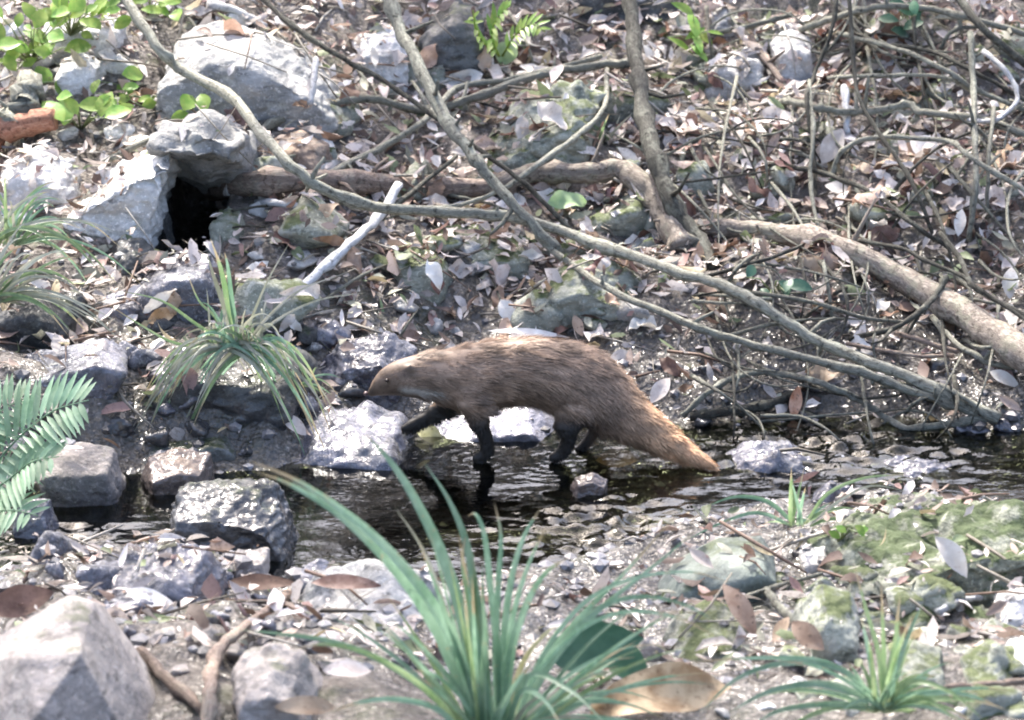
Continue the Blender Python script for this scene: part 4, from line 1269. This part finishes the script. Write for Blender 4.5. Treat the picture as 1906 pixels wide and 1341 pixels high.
def seedling(label, base_px, leaves, mat='green_leaf', cat='plant', name='leafy_plant'):
    """leaves: (u, v, length px, width px, angle deg, facing)"""
    b0 = see(*base_px)[0]
    root = empty(name, b0); tag(root, label, cat)
    sc = (b0 - CAM).length / FPX
    rr = random.Random(int(base_px[0]))
    for u, v, L, Wd, ang in leaves:
        c = at_y(u, v, b0.y - rr.uniform(.03, .12)) - b0
        tc = Vector((rr.uniform(-.5, .5), -.6, rr.uniform(.3, .9))).normalized()
        q = (RT - tc * RT.dot(tc)).normalized(); w2 = tc.cross(q)
        a = math.radians(ang); d = q * math.cos(a) + w2 * math.sin(a)
        p0 = c - d * L * sc * .5
        v_, f_ = leaf_geo(p0, d, tc, L * sc, Wd * sc, .25, .25, 6, .5, .03, rr)
        lf = link('leaf', mesh('leaf', v_, f_), mat, root)
        mid = p0 * .5 + Vector((0, 0, .01))
        V, F, UV = tube_geo([Vector((0, 0, -.01)), mid, p0], [.002, .0018, .0012], 5, 1)
        link('stem', mesh('stem', V, F), 'grass_mid', root)
    return root


def rand_leaves(c, n, seed, su, sv, L=(30, 60), W=(.5, .7)):
    rr = random.Random(seed)
    out = []
    for i in range(n):
        l = rr.uniform(*L)
        out.append((c[0] + rr.gauss(0, su), c[1] + rr.gauss(0, sv), l, l * rr.uniform(*W), rr.uniform(-60, 240)))
    return out


seedling('bright green leafy seedlings in the top left corner', (60, 110), rand_leaves((50, 85), 30, 1, 55, 45, (24, 55)))
seedling('low bright plant between the log stub and the big boulder', (215, 190), rand_leaves((215, 180), 14, 11, 50, 22, (22, 45)))
seedling('sunlit leafy plant above the rotten log end', (130, 60), rand_leaves((130, 25), 20, 2, 60, 20, (22, 50)))
seedling('yellow green leaves beside the broken log stub', (150, 235), rand_leaves((165, 200), 9, 3, 35, 14, (35, 65)))
seedling('bright leaf pair right of the broken log stub', (250, 155), [(248, 138, 46, 34, 20), (232, 168, 40, 26, -30), (80, 140, 48, 38, 60)])
seedling('small bright seedling below the big boulder', (365, 205), [(350, 190, 50, 34, 70), (378, 190, 44, 30, 110), (335, 215, 34, 20, 200)])
seedling('green leaves above the big boulder at the top edge', (280, 25), rand_leaves((285, 12), 8, 4, 22, 12, (30, 50)))
seedling('drooping green leaves at the top edge left of the dark sapling', (1290, 80), rand_leaves((1275, 60), 9, 5, 28, 25, (30, 60), (.25, .4)), 'green_leaf')
seedling('blue green leaves in the upper thicket', (1690, 45), rand_leaves((1690, 32), 7, 6, 22, 12, (28, 46)), 'green_dark')
seedling('dark green plant on the bank below the long stem', (1440, 540), rand_leaves((1440, 525), 6, 7, 25, 12, (30, 50)), 'green_dark')
seedling('broad dark green leaf plant beside the big grass tuft', (1120, 1270), [(1100, 1205, 190, 95, 8), (1160, 1230, 120, 70, -30), (1060, 1215, 100, 50, 170)], 'green_dark')
seedling('tiny green sprigs in the lower right rubble', (1560, 1000), rand_leaves((1585, 985), 6, 8, 30, 10, (18, 30)), 'green_leaf')


# ------------------------------------------------------------------ mongoose
def build_mongoose():
    # centre line (pixel, half height px, drift towards the camera m)
    CL = [(684, 735, 5, -.02), (693, 730, 10, -.02), (706, 721, 19, -.02), (724, 711, 28, -.02), (748, 704, 35, -.02), (780, 701, 42, -.01), (815, 700, 48, 0), (855, 702, 58, 0), (900, 700, 64, 0), (950, 692, 63, 0), (1000, 693, 65, 0),
          (1045, 703, 70, 0), (1085, 718, 70, 0), (1118, 738, 63, 0), (1150, 762, 53, -.005), (1190, 791, 42, -.02), (1230, 817, 32, -.035), (1270, 840, 23, -.05), (1305, 857, 14, -.065), (1330, 869, 6, -.08)]
    sc = (at_y(953, 780, 0) - CAM).length / FPX
    pts = [at_y(u, v, dy) for u, v, r, dy in CL]
    path = [Vector(p) for p in catmull(pts, 5)]
    rad = [float(x[0]) * sc for x in catmull([(r, 0, 0) for _, _, r, _ in CL], 5)]
    P0 = Vector((at_y(960, 860, 0).x, 0, 0))
    V, F = [], []
    n = len(path); sd = 20
    for i in range(n):
        t = (path[min(i + 1, n - 1)] - path[max(i - 1, 0)]).normalized()
        side = Vector((0, 1, 0)); side = (side - t * side.dot(t)).normalized(); up = side.cross(t).normalized()
        wr = rad[i] * (.86 if 20 < i < 65 else .92)
        for k in range(sd):
            a = 2 * math.pi * k / sd
            V.append(path[i] - P0 + side * wr * math.cos(a) + up * rad[i] * math.sin(a))
    for i in range(n - 1):
        for k in range(sd):
            k2 = (k + 1) % sd
            F.append((i * sd + k, i * sd + k2, (i + 1) * sd + k2, (i + 1) * sd + k))
    F.append(tuple(range(sd))[::-1]); F.append(tuple(range((n - 1) * sd, n * sd)))

    def limb(pl, sides=12):
        W = [at_y(u, v, dy) - P0 for u, v, r, dy in pl]
        pp = [Vector(p) for p in catmull(W, 4)]
        rr = [float(x[0]) * sc for x in catmull([(r, 0, 0) for _, _, r, _ in pl], 4)]
        v, f, _ = tube_geo(pp, rr, sides, 3, 0.0)
        o = len(V); V.extend(v); F.extend([tuple(o + i for i in q) for q in f])
    # near and far forelegs, near and far hind legs: upper limb, joint, shank, paw
    limb([(868, 712, 34, -.018), (880, 750, 28, -.034), (893, 790, 17, -.038), (904, 815, 12.5, -.034), (907, 837, 12, -.03), (899, 850, 11, -.03), (879, 855, 8, -.03)])
    limb([(850, 712, 32, .02), (832, 750, 22, .035), (808, 772, 15, .04), (782, 785, 12, .04), (764, 795, 11, .035), (746, 800, 7, .03)])
    limb([(1072, 722, 46, -.012), (1064, 762, 36, -.028), (1056, 796, 23, -.038), (1059, 815, 14, -.034), (1051, 836, 12, -.03), (1041, 849, 11, -.03), (1021, 854, 8, -.03)])
    limb([(1085, 735, 38, .02), (1098, 772, 24, .05), (1112, 790, 13, .05), (1100, 812, 10, .05), (1085, 832, 9, .045), (1070, 838, 6, .045)])
    # ears
    for s in (-1, 1):
        c = at_y(764, 686, -.02 + s * .024) - P0
        o = len(V)
        for i in range(5):
            for k in range(10):
                ph = math.pi * (i + .5) / 5; th = 2 * math.pi * k / 10
                V.append(c + Vector((.010 * math.sin(ph) * math.cos(th), .006 * math.sin(ph) * math.sin(th), .009 * math.cos(ph))))
        for i in range(4):
            for k in range(10):
                F.append((o + i * 10 + k, o + i * 10 + (k + 1) % 10, o + (i + 1) * 10 + (k + 1) % 10, o + (i + 1) * 10 + k))
        F.append(tuple(o + k for k in range(10))); F.append(tuple(o + 40 + k for k in range(10))[::-1])
    me = mesh('body', V, F)
    bm = bmesh.new(); bm.from_mesh(me); bmesh.ops.recalc_face_normals(bm, faces=bm.faces); bm.to_mesh(me); bm.free()
    me = voxelise(me, .0042)
    bm = bmesh.new(); bm.from_mesh(me)
    for _ in range(3): bmesh.ops.smooth_vert(bm, verts=bm.verts, factor=.5, use_axis_x=True, use_axis_y=True, use_axis_z=True)
    bm.to_mesh(me); bm.free()
    me.polygons.foreach_set('use_smooth', [True] * len(me.polygons))

    axis = np.array([tuple(p - P0) for p in path]); nA = len(axis)

    def px(p):
        d = p + P0 - CAM; t = d.dot(FW)
        return 953 + FPX * d.dot(RT) / t, 670.5 - FPX * d.dot(UP) / t

    def grizzle(A):
        return vnoise(np.asarray(A) * (38, 60, 75) + (3, 0, 0), 8)

    def coat(p, gz):
        u, v = px(p)
        br = np.array((.35, .245, .172))
        if u > 1110:                                     # tail turns rusty orange
            f = float(sstep(1120, 1270, u)); br = br * (1 - f) + np.array((.74, .47, .27)) * f
        leg = float(sstep(752, 800, v)) if u < 1120 and v > 752 else 0.0
        if u < 838 and v > 757: leg = 1.0
        if u > 1060: leg *= float(sstep(1130, 1085, u))
        br = br * (1 - leg) + np.array((.022, .019, .016)) * leg
        if 735 < u < 830 and p.y < .0:                     # pale neck stripe
            yc = 727 + (u - 735) * .06
            st = math.exp(-((v - yc) / 6.5) ** 2) * float(sstep(735, 752, u)) * float(sstep(830, 800, u))
            br = br * (1 - st) + np.array((.72, .66, .58)) * st
        br = br * (1 + .55 * gz * (1 - leg))
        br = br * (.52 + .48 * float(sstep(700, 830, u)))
        return br

    ca = me.color_attributes.new('tint', 'FLOAT_COLOR', 'POINT')
    gzv = grizzle([v.co[:] for v in me.vertices])
    cols = [(*(coat(v.co, g) * .8), 1) for v, g in zip(me.vertices, gzv)]
    ca.data.foreach_set('color', np.array(cols, dtype=np.float32).reshape(-1))
    me.name = 'mongoose'
    root = link('mongoose', me, 'fur', loc=P0)
    tag(root, 'brown grizzled mongoose wading with dark legs and an orange tipped tail', 'mongoose')

    # coat of single hairs
    rr = random.Random(11)
    me.calc_loop_triangles()
    vs = me.vertices
    tris = [(t.vertices[0], t.vertices[1], t.vertices[2], t.area) for t in me.loop_triangles]
    ar = np.array([t[3] for t in tris]); cum = np.cumsum(ar) / ar.sum()
    N = 42000
    pick = np.searchsorted(cum, rng.random(N))
    HV, HF, HT = [], [], []
    lv = np.array([v.co[:] for v in vs]); ln = np.array([v.normal[:] for v in vs])
    roots = []
    for k in pick:
        a, b, c, _ = tris[min(k, len(tris) - 1)]
        x, y = rr.random(), rr.random()
        if x + y > 1: x, y = 1 - x, 1 - y
        roots.append((a, b, c, x, y, lv[a] * (1 - x - y) + lv[b] * x + lv[c] * y))
    RP = np.array([r[5] for r in roots])
    gzh = grizzle(RP); clumps = vnoise(RP * (45, 60, 95), 3)
    for k, (a, b, c, x, y, _) in enumerate(roots):
        p = Vector(lv[a] * (1 - x - y) + lv[b] * x + lv[c] * y)
        nr = Vector(ln[a] * (1 - x - y) + ln[b] * x + ln[c] * y).normalized()
        u, v = px(p)
        i = int(np.argmin(((axis - np.array(p)) ** 2).sum(1)))
        tg = Vector(axis[min(i + 2, nA - 1)] - axis[max(i - 2, 0)]).normalized()
        legf = 1 if (v > 775 and u < 1110) else 0
        if legf: tg = Vector((.1, 0, -1))
        if u < 700: L = .004
        elif legf: L = .008
        elif u < 770: L = .009
        elif u > 1140: L = .021 * (1 - .3 * float(sstep(1260, 1330, u)))
        else: L = .027
        L *= rr.uniform(.6, 1.25)
        clump = float(clumps[k])
        d = (tg * 1.0 + nr * ((.36 if u < 1120 else .2) + .2 * clump) + Vector((rr.gauss(0, .16), rr.gauss(0, .16), rr.gauss(0, .16) + .3 * clump - .14))).normalized()
        d2 = (d + tg * .5 + Vector((0, 0, -.25))).normalized()
        s = d.cross(nr).normalized() * (.0008 if not legf else .0007)
        q = p - nr * .001
        m = q + d * L * .55; e = m + d2 * L * .45
        o = len(HV)
        HV += [q - s, q + s, m - s * .75, m + s * .75, e]
        HF += [(o, o + 1, o + 3, o + 2), (o + 2, o + 3, o + 4)]
        c0 = coat(p, gzh[k])
        g = rr.choice([.7, .85, 1.0, 1.0, 1.15, 1.5]) if not legf else rr.uniform(.7, 1.4)
        if u > 1200: g = .8 + .2 * g
        c1 = c0 * .75; c2 = np.minimum(c0 * g + (.02 if not legf else 0), .9)
        HT += [(*c1, 1), (*c1, 1), (*(c0 * (g * .5 + .5)), 1), (*(c0 * (g * .5 + .5)), 1), (*c2, 1)]
    fm = mesh('fur', HV, HF)
    ca = fm.color_attributes.new('tint', 'FLOAT_COLOR', 'POINT')
    ca.data.foreach_set('color', np.array(HT, dtype=np.float32).reshape(-1))
    link('fur', fm, 'fur', root)
    # eye and nose
    bm = bmesh.new()
    bmesh.ops.create_icosphere(bm, subdivisions=2, radius=.0042)
    em = bpy.data.meshes.new('eye'); bm.to_mesh(em); bm.free()
    eb = NB('eye_dark'); eb.b.inputs['Base Color'].default_value = (.03, .015, .008, 1); eb.b.inputs['Roughness'].default_value = .08
    link('eye', em, eb.m, root, at_y(720, 709, -.0505) - P0)
    link('eye', em, eb.m, root, at_y(720, 709, .0105) - P0)
    bm = bmesh.new()
    bmesh.ops.create_icosphere(bm, subdivisions=2, radius=.006)
    bmesh.ops.scale(bm, vec=(.8, 1.1, .8), verts=bm.verts)
    nm = bpy.data.meshes.new('nose'); bm.to_mesh(nm); bm.free()
    nb = NB('nose_skin'); nb.b.inputs['Base Color'].default_value = (.09, .05, .045, 1); nb.b.inputs['Roughness'].default_value = .35
    link('nose', nm, nb.m, root, at_y(681, 733, -.02) - P0)
    return root


build_mongoose()


# ------------------------------------------------------------------ trees standing round the stream, above and beyond the frame: they cast the dappled shade
cb = NB('crown_leaf')
cb.leafy((.05, .10, .03), .45, .35)
M['crown_leaf'] = cb.m


def shade_tree(label, foot, crown, radii, nleaf, seed):
    r = random.Random(seed)
    f = Vector((foot[0], foot[1], ground_z(*foot) - .1)); c = Vector(crown)
    root = empty('tree', f); tag(root, label, 'tree', 'trees shading the stream')
    mid = f.lerp(c, .5) + Vector((r.uniform(-.3, .3), r.uniform(-.3, .3), .3))
    path = [Vector(p) - f for p in catmull([f, mid, c + Vector((0, 0, radii[2] * .3))], 8)]
    n = len(path)
    V, F, UV = tube_geo(path, [.13 * (1 - .8 * i / n) for i in range(n)], 10, seed)
    for k in range(9):
        a = r.uniform(0, 6.28); e = c - f + Vector((math.cos(a) * radii[0] * .75, math.sin(a) * radii[1] * .75, r.uniform(-.3, .4) * radii[2]))
        s = path[int(n * r.uniform(.5, .85))]
        pp = [Vector(p) for p in catmull([s, s.lerp(e, .5) + Vector((0, 0, .25)), e], 4)]
        v, ff, uv = tube_geo(pp, [.045 * (1 - .85 * i / len(pp)) for i in range(len(pp))], 6, k)
        o = len(V); V += v; UV += uv; F += [tuple(o + i for i in q) for q in ff]
    me = mesh('trunk', V, F); with_uv(me, UV)
    link('trunk', me, 'bark_dark', root)
    V, F = [], []
    cl = []
    while len(cl) < nleaf // 45:
        q = Vector((r.uniform(-1, 1), r.uniform(-1, 1), r.uniform(-1, 1)))
        if q.length < 1: cl.append(Vector((q.x * radii[0], q.y * radii[1], q.z * radii[2])))
    for i in range(nleaf):
        q = r.choice(cl) + Vector((r.gauss(0, .22), r.gauss(0, .22), r.gauss(0, .14)))
        d = Vector((r.gauss(0, 1), r.gauss(0, 1), r.gauss(0, .5) - .3)).normalized()
        nn = Vector((r.gauss(0, .5), r.gauss(0, .5), 1)).normalized()
        s = d.cross(nn).normalized(); L = r.uniform(.09, .16)
        p = c - f + q; o = len(V)
        V += [p, p + d * L * .5 + s * L * .22, p + d * L, p + d * L * .5 - s * L * .22]
        F.append((o, o + 1, o + 2, o + 3))
    link('crown', mesh('crown', V, F), 'crown_leaf', root)


shade_tree('leafy tree rooted on the far slope whose crown hangs over the stream', (-.4, 5.6), (-1.5, 3.9, 7.2), (1.8, 1.3, 1.0), 560, 1)
shade_tree('leafy tree rooted right of the stream, above the view', (4.4, 3.2), (1.3, 3.4, 7.0), (1.7, 1.6, 1.0), 900, 2)
shade_tree('leafy tree rooted high on the slope behind the thicket, above the view', (1.6, 7.6), (-.2, 5.7, 7.6), (1.6, 1.1, 1.0), 900, 3)
shade_tree('leafy tree rooted left of the stream, above the view', (-5.0, 2.2), (-2.7, 2.3, 7.0), (2.3, 1.0, 1.0), 2000, 4)
